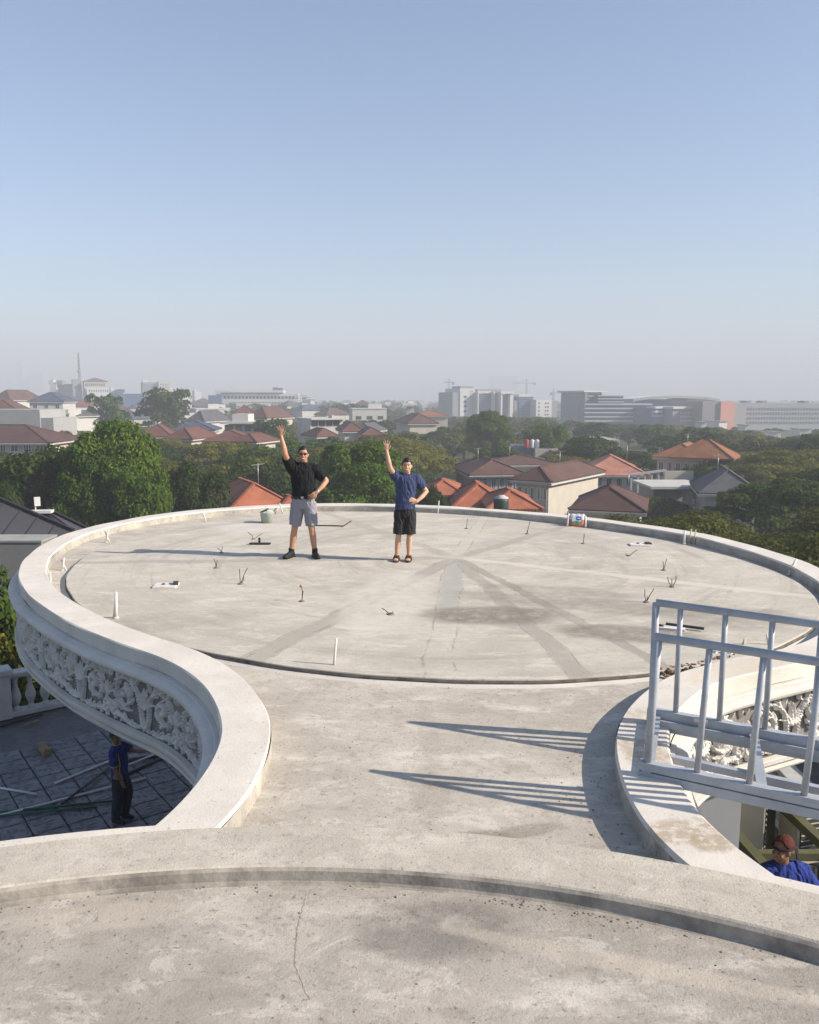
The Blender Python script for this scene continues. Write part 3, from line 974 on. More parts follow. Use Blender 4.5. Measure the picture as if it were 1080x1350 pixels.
tree_px('dark2', 770, 575, 160, "dark conical tree beside the red and white water tanks", 46)
tree_px('dark0', 722, 560, 175, "light green round tree behind the water tanks", 50, mat='leaf_green')
for i, (x, y) in enumerate(((8.5, 27), (18, 30), (27.5, 26), (12, 39), (23, 41), (33.5, 38), (6.0, 41), (42, 47), (31, 52), (17, 52))):
    tree('canopy%d' % (i % 2), x, y, "olive green flat-topped rain tree in the dense canopy just beyond the right parapet", "rain trees below the right parapet", s=0.95 + 0.02 * (i % 4), sz=(0.98, 0.94, 1.0, 0.97, 0.99, 0.95)[i % 6] * (1.0 if y < 45 else 0.97))
for i, (x, y) in enumerate(((-10.6, 22.6), (-13.0, 22.0), (-8.9, 23.4), (-11.8, 21.0))):
    tree('dark%d' % (i % 3), x, y, ("dark" if i % 2 else "yellow-green") + " garden tree behind the shaded balustrade below the roof", "garden trees left of the villa", s=0.55, sz=(1.02, 1.06, 0.98, 0.96)[i], mat='leaf_dark' if i % 2 else 'leaf_olive')

# the belt of rain trees between the villa and the houses
belt = []
br = random.Random(5)
def belt_ok(x, y):
    """Keep clear of houses: their footprint and the line from them to the roof."""
    for (hx, hy, hr) in CLEAR:
        t = y / hy
        if y <= hy + hr and abs(x - hx * min(t, 1.0 if y > hy - hr else t)) < hr * (0.9 if y > hy - hr else 0.75 * t + 0.1) and (y > hy - hr or hr > 1e8): return False
    return True

# ------------------------------------------------------------------ houses
def roof_tile(name, col, row=0.32):
    """Clay tile roof: courses as fine relief, weathered patches."""
    t = NT(name)
    sep = t.n.new('ShaderNodeSeparateXYZ'); t.l.new(t.tc.outputs['Object'], sep.inputs[0])
    course = t.math('FRACT', t.math('DIVIDE', sep.outputs[2], row * 0.45))
    across = t.math('SINE', t.math('MULTIPLY', t.math('ADD', sep.outputs[0], sep.outputs[1]), 22))
    a = t.noise(0.5, 6, 0.7)
    c = t.mix(t.ramp(a, 0.35, 0.68), tuple(v * 0.78 for v in col), tuple(min(1, v * 1.15) for v in col))
    c = t.mix(t.ramp(t.noise(4, 4, 0.7), 0.5, 0.8, 0, 0.35), c, tuple(v * 0.55 for v in col))
    c = t.mix(t.ramp(course, 0.0, 0.18, 0.45, 0.0), c, tuple(v * 0.45 for v in col))
    h = t.math('ADD', t.math('MULTIPLY', course, 0.6), t.math('MULTIPLY', across, 0.2))
    return t.finish(c, 0.8, t.bump(h, 0.6, 0.06), 0.3)


M['roof_orange'] = roof_tile("orange_clay", (0.34, 0.115, 0.062))
M['roof_pink'] = roof_tile("pink_clay", (0.40, 0.175, 0.125))
M['roof_rust'] = roof_tile("rust_clay", (0.25, 0.105, 0.05))
M['roof_brown'] = roof_tile("brown_tile", (0.105, 0.058, 0.048))
M['roof_maroon'] = roof_tile("maroon_tile", (0.085, 0.043, 0.040))
M['roof_red'] = roof_tile("red_tile", (0.125, 0.056, 0.044))
M['roof_grey'] = roof_tile("slate_tile", (0.085, 0.088, 0.10))
M['roof_blue'] = roof_tile("blue_tile", (0.06, 0.075, 0.12))
M['wall_white'] = plain("white_render", (0.44, 0.435, 0.415), 0.85, 0.08, 0.6, 0.1, 20)
M['wall_cream'] = plain("cream_render", (0.43, 0.395, 0.335), 0.85, 0.10, 0.6, 0.1, 20)
M['wall_pale'] = plain("pale_grey_render", (0.30, 0.305, 0.305), 0.85, 0.08, 0.6, 0.1, 20)
M['wall_beige'] = plain("beige_render", (0.43, 0.40, 0.345), 0.85, 0.08, 0.6, 0.1, 20)
M['glass'] = plain("dark_glass", (0.03, 0.035, 0.045), 0.12, 0.2, 2, 0, 1, 0.6)
M['frame'] = plain("window_frame", (0.55, 0.55, 0.54), 0.6, 0.05, 2)
M['dark_frame'] = plain("dark_frame", (0.05, 0.05, 0.055), 0.6, 0.05, 2)
M['metal'] = plain("galvanised", (0.45, 0.46, 0.47), 0.45, 0.1, 3, 0, 1, 0.5, 0.6)


def window(parent, c, w, h, face, frame='frame', mull=1, d=0.10):
    """A framed window set into a wall: face 'F' looks to -Y, 'R' to +X, 'L' to -X."""
    f = MB(); t = 0.09
    ax = (1, 0, 0) if face == 'F' else (0, 1, 0)
    n = {'F': (0, -1, 0), 'R': (1, 0, 0), 'L': (-1, 0, 0)}[face]
    c = Vector(c) + Vector(n) * 0.02
    ax = Vector(ax)

    def seg(o, sw, sh):
        s = [abs(ax[i]) * sw + abs(n[i]) * d for i in range(2)] + [sh]
        f.box(c + o, s)
    seg(Vector((0, 0, h / 2 - t / 2)), w, t); seg(Vector((0, 0, -h / 2 + t / 2)), w, t)
    for sgn in (-1, 1): seg(ax * sgn * (w / 2 - t / 2), t, h - 2 * t)
    for k in range(mull): seg(ax * (w * ((k + 1) / (mull + 1) - 0.5)), t * 0.6, h - 2 * t)
    o = f.build("window", M[frame], parent)
    p = MB()
    s = [abs(ax[i]) * (w - 0.1) + abs(n[i]) * 0.05 for i in range(2)] + [h - 0.1]
    p.box(c, s)
    p.build("pane", M['glass'], o)
    return o


def hip_roof(parent, w, d, z0, z1, mat, cx=0.0, cy=0.0, over=0.7, ridge=None, th=0.22, cap=None, name="roof"):
    W, D = w / 2 + over, d / 2 + over
    if w >= d:
        rl = max(0.15, W - D * 0.95) if ridge is None else ridge
        r0, r1 = (cx - rl, cy), (cx + rl, cy)
    else:
        rl = max(0.15, D - W * 0.95) if ridge is None else ridge
        r0, r1 = (cx, cy - rl), (cx, cy + rl)
    E_ = [(cx - W, cy - D), (cx + W, cy - D), (cx + W, cy + D), (cx - W, cy + D)]
    vs = [(x, y, z0 - th) for x, y in E_] + [(x, y, z0) for x, y in E_] + [(*r0, z1), (*r1, z1)]
    fs = [(3, 2, 1, 0), (0, 1, 5, 4), (1, 2, 6, 5), (2, 3, 7, 6), (3, 0, 4, 7)]
    if w >= d: fs += [(4, 5, 9, 8), (6, 7, 8, 9), (5, 6, 9), (7, 4, 8)]
    else: fs += [(4, 5, 8), (5, 6, 9, 8), (6, 7, 9), (7, 4, 8, 9)]
    m = MB(); m.add(vs, fs)
    o = m.build(name, M[mat], parent)
    c = MB()
    lines = [(vs[8], vs[9])]
    pairs = ((4, 8), (5, 9), (6, 9), (7, 8)) if w >= d else ((4, 8), (5, 8), (6, 9), (7, 9))
    lines += [(vs[a], vs[b]) for a, b in pairs]
    for a, b in lines:
        a = Vector(a) + Vector((0, 0, 0.03)); b = Vector(b) + Vector((0, 0, 0.03))
        c.bar(a, b, 0.28, 0.13)
    c.build("ridge_cap", M[cap or mat], o)
    return o


CLEAR = []


def house(label, x0, x1, yr, ye, Y, depth, wall='wall_white', roof='roof_brown', yaw=0.0, wins=0, cat="house", group=None, side_wins=0, winrow=1.2, over=0.7, name="house", fascia=True, winh=1.4):
    """Hip-roofed house whose ridge, eaves and width have these photo rows and columns at distance Y."""
    xc, _, ze = pxy((x0 + x1) / 2, ye, Y - depth / 2)
    zr = pxy((x0 + x1) / 2, yr, Y)[2]
    X = pxy((x0 + x1) / 2, ye, Y)[0]
    wpx = (x1 - x0) / 1080 * (Y - depth / 2)
    w = max(4.0, (wpx - abs(math.sin(yaw)) * depth) / max(0.5, abs(math.cos(yaw))) - 2 * over)
    t = thing(name, label, cat, (X, Y, GROUND), yaw, group)
    hz_ = ze - GROUND
    MB().box((0, 0, (hz_ - 0.15) / 2 - 0.2), (w, depth, hz_ - 0.15 + 0.4)).build("wall", M[wall], t)
    if fascia: MB().box((0, 0, hz_ - 0.36), (w + 2 * over - 0.1, depth + 2 * over - 0.1, 0.24)).build("fascia", M['wall_white'], t)
    hip_roof(t, w, depth, hz_, zr - GROUND, roof, over=over)
    for k in range(wins):
        x = -w / 2 + w * (k + 0.5) / wins
        window(t, (x, -depth / 2, hz_ - winrow - 0.65), min(1.5, w / wins * 0.62), winh, 'F', mull=1 + k % 2)
    for k in range(side_wins):
        y = -depth / 2 + depth * (k + 0.5) / side_wins
        window(t, (w / 2, y, hz_ - winrow - 0.65), 1.3, 1.4, 'R')
    if Y < 150 and (x1 - x0) > 60:                     # roof clutter: aerial and a small header tank
        ax_ = w * rnd.uniform(-0.3, 0.3); zr_ = zr - GROUND
        MB().tube([(ax_, 0.2, zr_ - 0.5), (ax_, 0.2, zr_ + 1.5)], 0.035, 5).bar((ax_ - 0.6, 0.2, zr_ + 1.35), (ax_ + 0.6, 0.2, zr_ + 1.45), 0.04, 0.04).bar((ax_ - 0.3, -0.1, zr_ + 1.1), (ax_ - 0.3, 0.5, zr_ + 1.1), 0.04, 0.04).build("aerial", M['metal'], t)
        MB().bar((-w / 2 - over, -depth / 2 - over - 0.06, hz_ - 0.2), (w / 2 + over, -depth / 2 - over - 0.06, hz_ - 0.2), 0.12, 0.12).build("gutter", M['wall_white'], t)
        MB().tube([(w / 2 - 0.2, -depth / 2 - 0.07, hz_ - 0.4), (w / 2 - 0.2, -depth / 2 - 0.07, hz_ - 6)], 0.06, 6).build("downpipe", M['wall_pale'], t)
    CLEAR.append((X, Y, w / 2 + 2, ye + (26 if xc > 8 and yr > 575 else 1)))
    return t


def blk(m, x0, x1, yt, Y, depth, yb=None):
    """Box filling photo columns x0..x1 up to row yt at distance Y."""
    a = pxy(x0, yt, Y); b = pxy(x1, yt, Y)
    z0 = GROUND - 0.2 if yb is None else pxy(x0, yb, Y)[2]
    m.box(((a[0] + b[0]) / 2, Y + depth / 2, (z0 + a[2]) / 2), (b[0] - a[0], depth, a[2] - z0))
    return m


def grid_windows(parent, x0, x1, y0, y1, Y, nx, ny, fx=0.55, fy=0.5, mat='glass', name="windows", proud=0.06):
    a = pxy(x0, y0, Y); b = pxy(x1, y1, Y)
    m = MB()
    for i in range(nx):
        for j in range(ny):
            x = a[0] + (b[0] - a[0]) * (i + 0.5) / nx; z = a[2] + (b[2] - a[2]) * (j + 0.5) / ny
            m.box((x, Y - proud, z), ((b[0] - a[0]) / nx * fx, 0.2, abs(b[2] - a[2]) / ny * fy))
    o = m.build(name, M[mat], parent)
    o['kind'] = 'stuff'
    return o


# --- right of the roof
t = thing("house", "house with overlapping orange tiled roofs just beyond the parapet, right of the younger man", "house", (0, 0, 0))
def piece(t, x0, x1, yr, ye, Y, depth, roof, wall='wall_cream', over=0.5):
    X, _, ze = pxy((x0 + x1) / 2, ye, Y - depth / 2)
    X = pxy((x0 + x1) / 2, ye, Y)[0]
    zr = pxy((x0 + x1) / 2, yr, Y)[2]
    w = (x1 - x0) / 1080 * (Y - depth / 2) - 2 * over
    m = MB().box((X, Y, (GROUND + ze - 0.2) / 2 - 0.1), (w, depth, ze - 0.2 - GROUND + 0.2)); m.build("wall", M[wall], t)
    hip_roof(t, w, depth, ze, zr, roof, cx=X, cy=Y, over=over, ridge=w * 0.30)
    CLEAR.append((X, Y, w / 2 + 2, ye + 14))
    return X, ze, zr, w
piece(t, 556, 612, 632, 652, 84, 9, 'roof_orange')
piece(t, 590, 668, 636, 668, 78, 9, 'roof_orange')
piece(t, 634, 708, 645, 670, 72, 8, 'roof_orange')

t = thing("rooftop_tank", "dark green water tank with a white lid on the orange roof just beyond the parapet", "water tank", pxy(661, 665, 66))
t.scale = (0.62, 0.62, 0.62)
MB().lathe([(0.0, -1.2), (0.95, -1.2), (1.0, -0.3), (1.0, 0.5), (0.95, 0.75)], n=18).build("tank_body", plain("tank_green", (0.03, 0.05, 0.04), 0.5, 0.2), t)
MB().lathe([(0.93, 0.75), (0.9, 0.95), (0.5, 1.1), (0.45, 1.2), (0.0, 1.22)], n=18).build("lid", M['wall_white'], t)

house("pale blue house with a brown hipped roof, left of the big beige one", 596, 690, 604, 625, 118, 13, 'wall_pale', 'roof_brown', 0.12, wins=6, winrow=0.6)
hb = house("big beige house with a low brown hipped roof and a blank sunlit side wall", 664, 812, 611, 634, 100, 15, 'wall_beige', 'roof_brown', -0.6, wins=5, winrow=0.9)
house("brown roofed wing rising behind the pale blue and beige houses", 632, 735, 600, 612, 128, 9, 'wall_beige', 'roof_brown', 0.1)
house("house with a salmon pink tiled roof and a white window band", 752, 858, 600, 626, 125, 12, 'wall_white', 'roof_pink', -0.15, wins=6, winrow=0.3)
house("low house with a dark maroon roof overgrown by bushes below the beige wall", 738, 872, 640, 672, 82, 9, 'wall_beige', 'roof_maroon', -0.3)
ho_ = house("two-storey white house with a rust orange roof and tall dark windows", 850, 958, 584, 603, 132, 12, 'wall_white', 'roof_rust', -0.5, wins=5, side_wins=2, winrow=1.35, winh=2.3)
hx = ho_.children[0]
wing = [c for c in ho_.children if c.name.startswith('wall')][0]
hip_roof(ho_, 8, 7.5, pxy(930, 601, 128)[2] - GROUND, pxy(930, 579, 128)[2] - GROUND, 'roof_rust', cx=3.6, cy=-3.4, over=0.7, name="wing_roof")
hr_ = house("house with a steep dark grey pyramid roof half hidden by flat-topped trees", 900, 1010, 617, 650, 92, 10, 'wall_pale', 'roof_grey', -0.25)
# white pavilion and walls in front of the rust roof house
t = thing("garden_pavilion", "white flat-roofed carport with a pale concrete roof below the dark grey pyramid roof", "carport", (0, 0, 0))
m = MB(); blk(m, 862, 908, 645, 100, 6); m.build("wall", M['wall_pale'], t)
m = MB(); a = pxy(861, 643, 97); b = pxy(932, 643, 97)
m.box(((a[0] + b[0]) / 2, 101, a[2]), (b[0] - a[0] + 0.6, 8.5, 0.3)); m.build("flat_roof", M['wall_white'], t)
m = MB(); blk(m, 904, 914, 646, 98, 1.0); m.build("post", M['wall_white'], t)
t = thing("garden_wall", "long grey garden wall with white pergola posts in front of the rust roofed house", "wall", (0, 0, 0))
m = MB(); blk(m, 876, 915, 621, 112, 0.4); m.build("panel_wall", M['wall_beige'], t)
for xx in range(832, 878, 9):
    m = MB(); blk(m, xx, xx + 2, 627 + (xx - 832) * -0.1, 110, 0.25); m.build("post", M['wall_white'], t)
m = MB(); p_, q_ = pxy(831, 626, 110), pxy(878, 620, 110); m.bar(p_, q_, 0.3, 0.28); m.build("rail", M['wall_white'], t)
t = thing("flat_house", "low flat-roofed grey and brown house carrying the water tanks", "house", (0, 0, 0))
m = MB(); blk(m, 672, 705, 590, 172, 12); m.build("blue_wall", plain("blue_grey_wall", (0.10, 0.12, 0.17), 0.8, 0.1), t)
m = MB(); blk(m, 706, 738, 592, 170, 12); m.build("wall", M['wall_beige'], t)
m = MB(); blk(m, 730, 782, 597, 168, 9); m.build("brown_wall", plain("brown_wall", (0.24, 0.19, 0.15), 0.85, 0.1), t)
m = MB(); blk(m, 728, 784, 594, 167, 11, 596); m.build("flat_roof", plain("brown_fascia", (0.16, 0.13, 0.11), 0.85, 0.1), t)
CLEAR.append((pxy(725, 590, 170)[0], 172, 11, 568))
M['tank_red'] = plain("tank_red", (0.42, 0.06, 0.04), 0.5, 0.1); M['tank_white'] = plain("tank_white", (0.6, 0.6, 0.6), 0.4, 0.1)
for (xx, mm, lb) in ((694.5, 'tank_red', "red cylindrical water tank, the left one of the row on the flat-roofed house"), (701.5, 'tank_white', "pale water tank next to the red one on the flat-roofed house"), (708, 'tank_white', "pale steel water tank at the right end of the row on the flat-roofed house")):
    p_ = pxy(xx, 590.5, 172)
    t = thing("water_tank", lb, "water tank", p_)
    MB().lathe([(0.0, 0), (0.48, 0.0), (0.5, 0.1), (0.5, 1.5), (0.46, 1.62)], n=14).build("tank_body", M[mm], t)
    MB().lathe([(0.44, 1.62), (0.2, 1.78), (0.0, 1.8)], n=14).build("lid", M[mm], t)
t = thing("pale_roof_shed", "pale sheet-roofed shed among the trees above the salmon pink roof", "shed", (0, 0, 0))
m = MB(); blk(m, 778, 818, 580, 205, 18); m.build("wall", M['wall_pale'], t)
CLEAR.append((pxy(798, 580, 205)[0], 208, 9, 568))

# --- left of the roof
t = thing("neighbour_house", "neighbour's house with a wide charcoal metal roof beside the round roof", "house", (0, 0, 0))
M['roof_char'] = plain("charcoal_metal", (0.055, 0.055, 0.062), 0.55, 0.1, 0.7, 0.15, 30)
M['char_edge'] = plain("black_trim", (0.02, 0.02, 0.023), 0.5, 0.1)
def slab4(a, b, c, d, th, mat, name, parent):
    vs = [Vector(v) for v in (a, b, c, d)]
    n = (vs[1] - vs[0]).cross(vs[2] - vs[0]).normalized()
    if n.z < 0: vs.reverse(); n = -n
    m = MB(); m.add([v - n * th for v in vs] + vs, [(3, 2, 1, 0), (4, 5, 6, 7), (0, 1, 5, 4), (1, 2, 6, 5), (2, 3, 7, 6), (3, 0, 4, 7)])
    return m.build(name, M[mat], parent)
rA = pxy(-60, 634, 36); rB = pxy(97, 701, 34.5); eB = (rB[0] + 0.2, 26.5, -6.6); eA = (rA[0] - 0.2, 26.5, -6.2)
slab4(rA, rB, eB, eA, 0.15, 'roof_char', "roof_slope", t)
rC = pxy(40, 672, 38.5); rD = pxy(118, 700, 37.5)
slab4((rA[0], rA[1] + 0.05, rA[2]), (rB[0], rB[1] + 0.05, rB[2]), (rB[0], 44, -6.9), (rA[0], 44, -6.0), 0.15, 'roof_char', "back_slope", t)
slab4(rC, pxy(62, 673, 38.0), rD, pxy(100, 700, 36.5), 0.15, 'roof_char', "dormer_slope", t)
MB().bar(Vector(rA) + Vector((0, 0, .06)), Vector(rB) + Vector((0, 0, .06)), 0.16, 0.14).build("ridge_cap", M['char_edge'], t)
MB().bar(Vector(pxy(62, 673, 38.0)) + Vector((0, 0, .08)), Vector(rD) + Vector((0, 0, .08)), 0.14, 0.12).build("ridge_cap", M['char_edge'], t)
# standing seams of the sheet roof
for k in range(1, 7):
    f = k / 7
    p_ = Vector(rA).lerp(Vector(rB), f); q_ = Vector(eA).lerp(Vector(eB), f)
    MB().bar(p_ + Vector((0, 0, .03)), q_ + Vector((0, 0, .03)), 0.03, 0.02).build("roof_seam", M['roof_char'], t)
MB().box(((rA[0] + rB[0]) / 2, 35, (GROUND - 8.2) / 2), (rB[0] - rA[0] - 1, 16, -8.2 - GROUND)).build("wall", M['wall_grey'], t)
# grey block in front
t = thing("grey_block", "plain grey concrete block of a neighbouring building below the charcoal roof", "building", (0, 0, 0))
a = pxy(-60, 715, 25); b = pxy(54, 715, 25)
M['block_grey'] = plain("weathered_grey_render", (0.20, 0.20, 0.195), 0.9, 0.12, 0.8, 0.2, 30)
MB().box(((a[0] + b[0]) / 2, 25.55, (a[2] + GROUND) / 2), (b[0] - a[0], 1.1, a[2] - GROUND)).build("wall", M['block_grey'], t)
MB().box(((a[0] + b[0]) / 2, 25.55, a[2] + 0.03), (b[0] - a[0] + 0.06, 1.16, 0.06)).build("coping", plain("grey_coping", (0.27, 0.28, 0.26), 0.9, 0.15, 2), t)
# aerial on the charcoal roof
p_ = pxy(47, 673, 37.6)
t = thing("roof_aerial", "small white panel aerial on a pole on the charcoal roof", "antenna", p_)
MB().tube([(0, 0, -0.6), (0, 0, 0.55)], 0.03, 8).build("pole", M['frame'], t)
MB().box((0.1, 0, 0.42), (0.26, 0.06, 0.42), 0.5).build("panel", M['frame'], t)
MB().box((0, 0, -0.05), (1.5, 0.5, 0.12), 0.1).build("base_plate", M['frame'], t)

ho2 = house("orange tiled house below the parapet, left of the man in black", 274, 378, 634, 668, 72, 9, 'wall_cream', 'roof_orange', 0.45)
hip_roof(ho2, 4.2, 5.0, pxy(345, 668, 74)[2] - GROUND, pxy(345, 645, 74)[2] - GROUND, 'roof_orange', cx=2.4, cy=-4.4, over=0.4, name="wing_roof")
house("long low house with a dark red-brown hipped roof at the left edge", -70, 92, 560, 583, 140, 13, 'wall_cream', 'roof_maroon', 0.0, wins=9, winrow=0.2)
t = thing("white_flat_block", "plain white stepped block behind the long red-brown roof at the left edge", "building", (0, 0, 0))
m = MB(); blk(m, -60, 52, 540, 185, 14); blk(m, 52.4, 70, 551, 185.3, 13); m.build("wall", M['wall_pale'], t)
CLEAR.append((pxy(10, 540, 185)[0], 190, 14, 568))
house("house with a brown roof stepping up behind the white stepped block", -20, 40, 527, 542, 215, 14, 'wall_white', 'roof_brown', 0.2)
house("house with a brown hipped roof and white side wall on the far left", 0, 46, 514, 527, 330, 20, 'wall_white', 'roof_brown', -0.2, wins=2)
house("house with a slate blue hipped roof and white walls on the far left", 42, 98, 517, 529, 300, 18, 'wall_white', 'roof_blue', 0.15, wins=3)
house("house with a wide grey sheet roof beside the loose tree on the far left", 96, 130, 541, 548, 245, 14, 'wall_white', 'roof_grey', -0.3, wins=2)
t = thing("white_balcony_house", "narrow white house with stacked balconies left of the loose tree", "house", (0, 0, 0))
m = MB(); blk(m, 78, 90, 540, 232, 9); m.build("wall", M['wall_white'], t)
for yy in (545, 551, 557):
    m = MB(); blk(m, 76, 92, yy, 230.5, 1.6, yy + 1.5); m.build("balcony", M['wall_white'], t)
CLEAR.append((pxy(84, 540, 232)[0], 235, 6, 568))
house("red-brown roofed house right of the tall bright tree, with a short ridge", 184, 238, 559, 575, 175, 12, 'wall_cream', 'roof_red', 0.2)
house("red-brown roofed house nearest the dark blue roof", 226, 282, 563, 578, 165, 11, 'wall_cream', 'roof_red', -0.2)
house("house with a dark blue tiled roof and white gable behind the red-brown roofs", 226, 292, 554, 567, 195, 12, 'wall_white', 'roof_blue', 0.1)
house("house with a grey roof and white side under the long white hall", 252, 300, 541, 555, 250, 15, 'wall_white', 'roof_grey', -0.3)
house("house with a brick red roof under the blue tower block", 300, 345, 534, 546, 300, 17, 'wall_cream', 'roof_red', 0.2)
house("house with two brown gabled roofs right of the brick red one", 330, 385, 536, 551, 265, 17, 'wall_cream', 'roof_brown', -0.35)
house("house with a weathered brown roof low under the flat white house", 268, 345, 567, 581, 155, 12, 'wall_cream', 'roof_red', 0.1)
house("small red roofed house right of the weathered brown one", 322, 352, 571, 582, 150, 8, 'wall_cream', 'roof_red', -0.3)
t = thing("flat_white_house", "modern white house with a flat slab roof and roof room, left of the raised hand", "house", (0, 0, 0))
m = MB(); blk(m, 296, 346, 560, 205, 10); m.build("wall", M['wall_pale'], t)
m = MB(); blk(m, 290, 358, 556.5, 203, 14, 559); m.build("slab_roof", M['wall_white'], t)
m = MB(); blk(m, 306, 327, 546, 207, 8, 557); m.build("roof_room", M['wall_white'], t)
for xx in (300, 312, 324, 336): window(t, (pxy(xx + 3, 565, 205)[0], 205, pxy(xx, 564.5, 205)[2]), 1.6, 1.5, 'F', 'dark_frame')
CLEAR.append((pxy(322, 556, 205)[0], 208, 9, 568))
t = thing("white_terrace_house", "long white terraced house with roof railing between the two men and far trees", "house", (0, 0, 0))
m = MB(); blk(m, 404, 449, 553, 215, 12); m.build("wall", M['wall_white'], t)
m = MB(); blk(m, 402, 451, 551.5, 213.5, 15, 553.5); m.build("slab_roof", M['wall_white'], t)
for xx in (407, 417, 427, 437): window(t, (pxy(xx + 3, 558, 215)[0], 215, pxy(xx, 558, 215)[2]), 1.7, 1.6, 'F', 'dark_frame')
m = MB(); blk(m, 436, 440, 547.5, 216, 3, 552); m.build("roof_room", M['wall_white'], t)
CLEAR.append((pxy(427, 552, 215)[0], 219, 10, 568))
house("red tiled house right of the white terraced house", 440, 482, 556, 568, 200, 13, 'wall_white', 'roof_red', 0.2)
house("small red pyramid roof in front of the white terraced house", 412, 432, 564, 575, 180, 8, 'wall_cream', 'roof_red', 0.5)
house("grey roofed house behind the red tiled one", 474, 500, 557, 568, 205, 11, 'wall_white', 'roof_grey', -0.3)
house("second red tiled house, nearer the younger man's hand", 476, 500, 563, 573, 190, 9, 'wall_cream', 'roof_red', 0.2)
house("wide house with a rose brown roof above the younger man's head", 518, 578, 545, 558, 260, 18, 'wall_cream', 'roof_brown', 0.25)
house("long orange-brown roof in front of the left office tower", 540, 592, 541, 548, 330, 16, 'wall_cream', 'roof_rust', 0.05)
t = thing("white_tower_house", "small white tower room sticking up among the roofs above the younger man", "house", (0, 0, 0))
m = MB(); blk(m, 536, 546, 536, 300, 5); m.build("wall", M['wall_white'], t)
m = MB(); blk(m, 534.5, 547.5, 534, 299, 7, 536); m.build("slab_roof", M['wall_white'], t)
CLEAR.append((pxy(541, 536, 300)[0], 303, 5, 568))

# crowd of small houses towards the left horizon
hrn = random.Random(12)
WALLS = ['wall_white', 'wall_cream', 'wall_white', 'wall_pale']
far_specs = []
for i in range(86):
    Y = hrn.uniform(360, 900)
    x = hrn.uniform(-30, 300) if i < 70 else hrn.uniform(300, 560)
    far_specs.append((x, Y))
far_specs.sort(key=lambda q: -q[1])
mesh_cache = {}
for i, (x, Y) in enumerate(far_specs):
    X = pxy(x, 520, Y)[0]
    wl_n = hrn.choice(WALLS); rf = hrn.choice(['roof_brown', 'roof_grey', 'roof_red', 'roof_brown', 'roof_blue', 'flat', 'flat', 'flat'])
    hgt = hrn.uniform(7.5, 13.5); w = hrn.uniform(9, 17); d = hrn.uniform(9, 14)
    t = thing("small_house", "small pale house in the crowded district along the left horizon, one of many alike", "house", (X, Y, GROUND), hrn.uniform(0.0, 0.75), "small houses along the left horizon")
    key = (wl_n, rf, round(w / 3), round(d / 3), round(hgt / 2))
    MB().box((0, 0, hgt / 2 - 0.1), (w, d, hgt)).build("wall", M[wl_n], t)
    if rf == 'flat': MB().box((0, 0, hgt + 0.1), (w + 0.5, d + 0.5, 0.5)).box((w * 0.2, 0, hgt + 1.3), (w * 0.4, d * 0.4, 2.0)).build("roof", M['wall_white'], t)
    else: hip_roof(t, w, d, hgt, hgt + 3.2, rf, over=0.6)
    m = MB()
    for fl in range(int(hgt / 3.4)):
        for kx in range(3):
            m.box((-w * 0.32 + kx * w * 0.32, -d / 2 - 0.03, 2 + fl * 3.3), (w * 0.16, 0.14, 1.5))
    o = m.build("windows", M['glass'], t); o['kind'] = 'stuff'

# ------------------------------------------------------------------ far buildings
M['tower_glass'] = plain("tower_glass", (0.03, 0.075, 0.17), 0.25, 0.12, 0.05, 0, 1, 0.5)
M['tower_grey'] = plain("tower_grey", (0.20, 0.23, 0.24), 0.8, 0.1, 0.05)
M['tower_white'] = plain("tower_white", (0.50, 0.50, 0.49), 0.8, 0.08, 0.05)
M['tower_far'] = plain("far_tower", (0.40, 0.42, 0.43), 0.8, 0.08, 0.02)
M['pink_wall'] = plain("pink_cladding", (0.55, 0.25, 0.20), 0.8, 0.08, 0.05)
M['purple_wall'] = plain("purple_grey_cladding", (0.20, 0.18, 0.20), 0.8, 0.08, 0.05)


def building(name, label, cat="building"):
    return thing(name, label, cat, (0, 0, 0))


def far(t, part, x0, x1, yt, Y, d, mat, yb=None):
    m = MB(); blk(m, x0, x1, yt, Y, d, yb); return m.build(part, M[mat], t)


# office complex in the centre
t = building("office_tower", "white slab tower with a grey glass edge at the left end of the office complex")
far(t, "glass_edge", 591, 601, 517, 558.0, 25, 'tower_grey'); far(t, "wall", 601.3, 623, 512, 557.4, 26, 'tower_white')
far(t, "roof_frame", 604, 622, 509, 559.9, 15, 'tower_grey', 513)
grid_windows(t, 606, 611, 520, 545, 557.4, 1, 4, 0.7, 0.4); grid_windows(t, 615, 621, 514, 545, 557.4, 2, 9, 0.35, 0.45, 'tower_grey')
t = building("glass_block", "left blue glass block between white pillars in the office complex")
far(t, "glass_wall", 624, 645.5, 519, 561.1, 22, 'tower_glass'); far(t, "roof_slab", 625, 646, 515.5, 560.5, 24, 'tower_white', 518.5); far(t, "roof_plant", 628, 664, 513, 565.4, 10, 'tower_grey', 516)
far(t, "pillar", 645.8, 648, 516, 557.4, 8, 'tower_white'); far(t, "pillar", 623, 624.4, 517, 557.4, 6, 'tower_white'); grid_windows(t, 625, 645, 520, 545, 561.1, 1, 9, 0.98, 0.12, 'tower_grey')
t = building("glass_block", "middle narrow blue glass block between two white pillars in the office complex")
far(t, "glass_wall", 656, 667, 520, 559.9, 22, 'tower_glass'); far(t, "wall", 648.4, 653.6, 518, 561.7, 20, 'tower_grey')
far(t, "pillar", 653.8, 656, 517, 556.8, 8, 'tower_white'); far(t, "pillar", 667.2, 672, 519, 556.8, 8, 'tower_white'); far(t, "roof_slab", 653, 673, 516, 556.1, 24, 'tower_white', 519)
t = building("glass_block", "right wide blue glass block of the office complex")
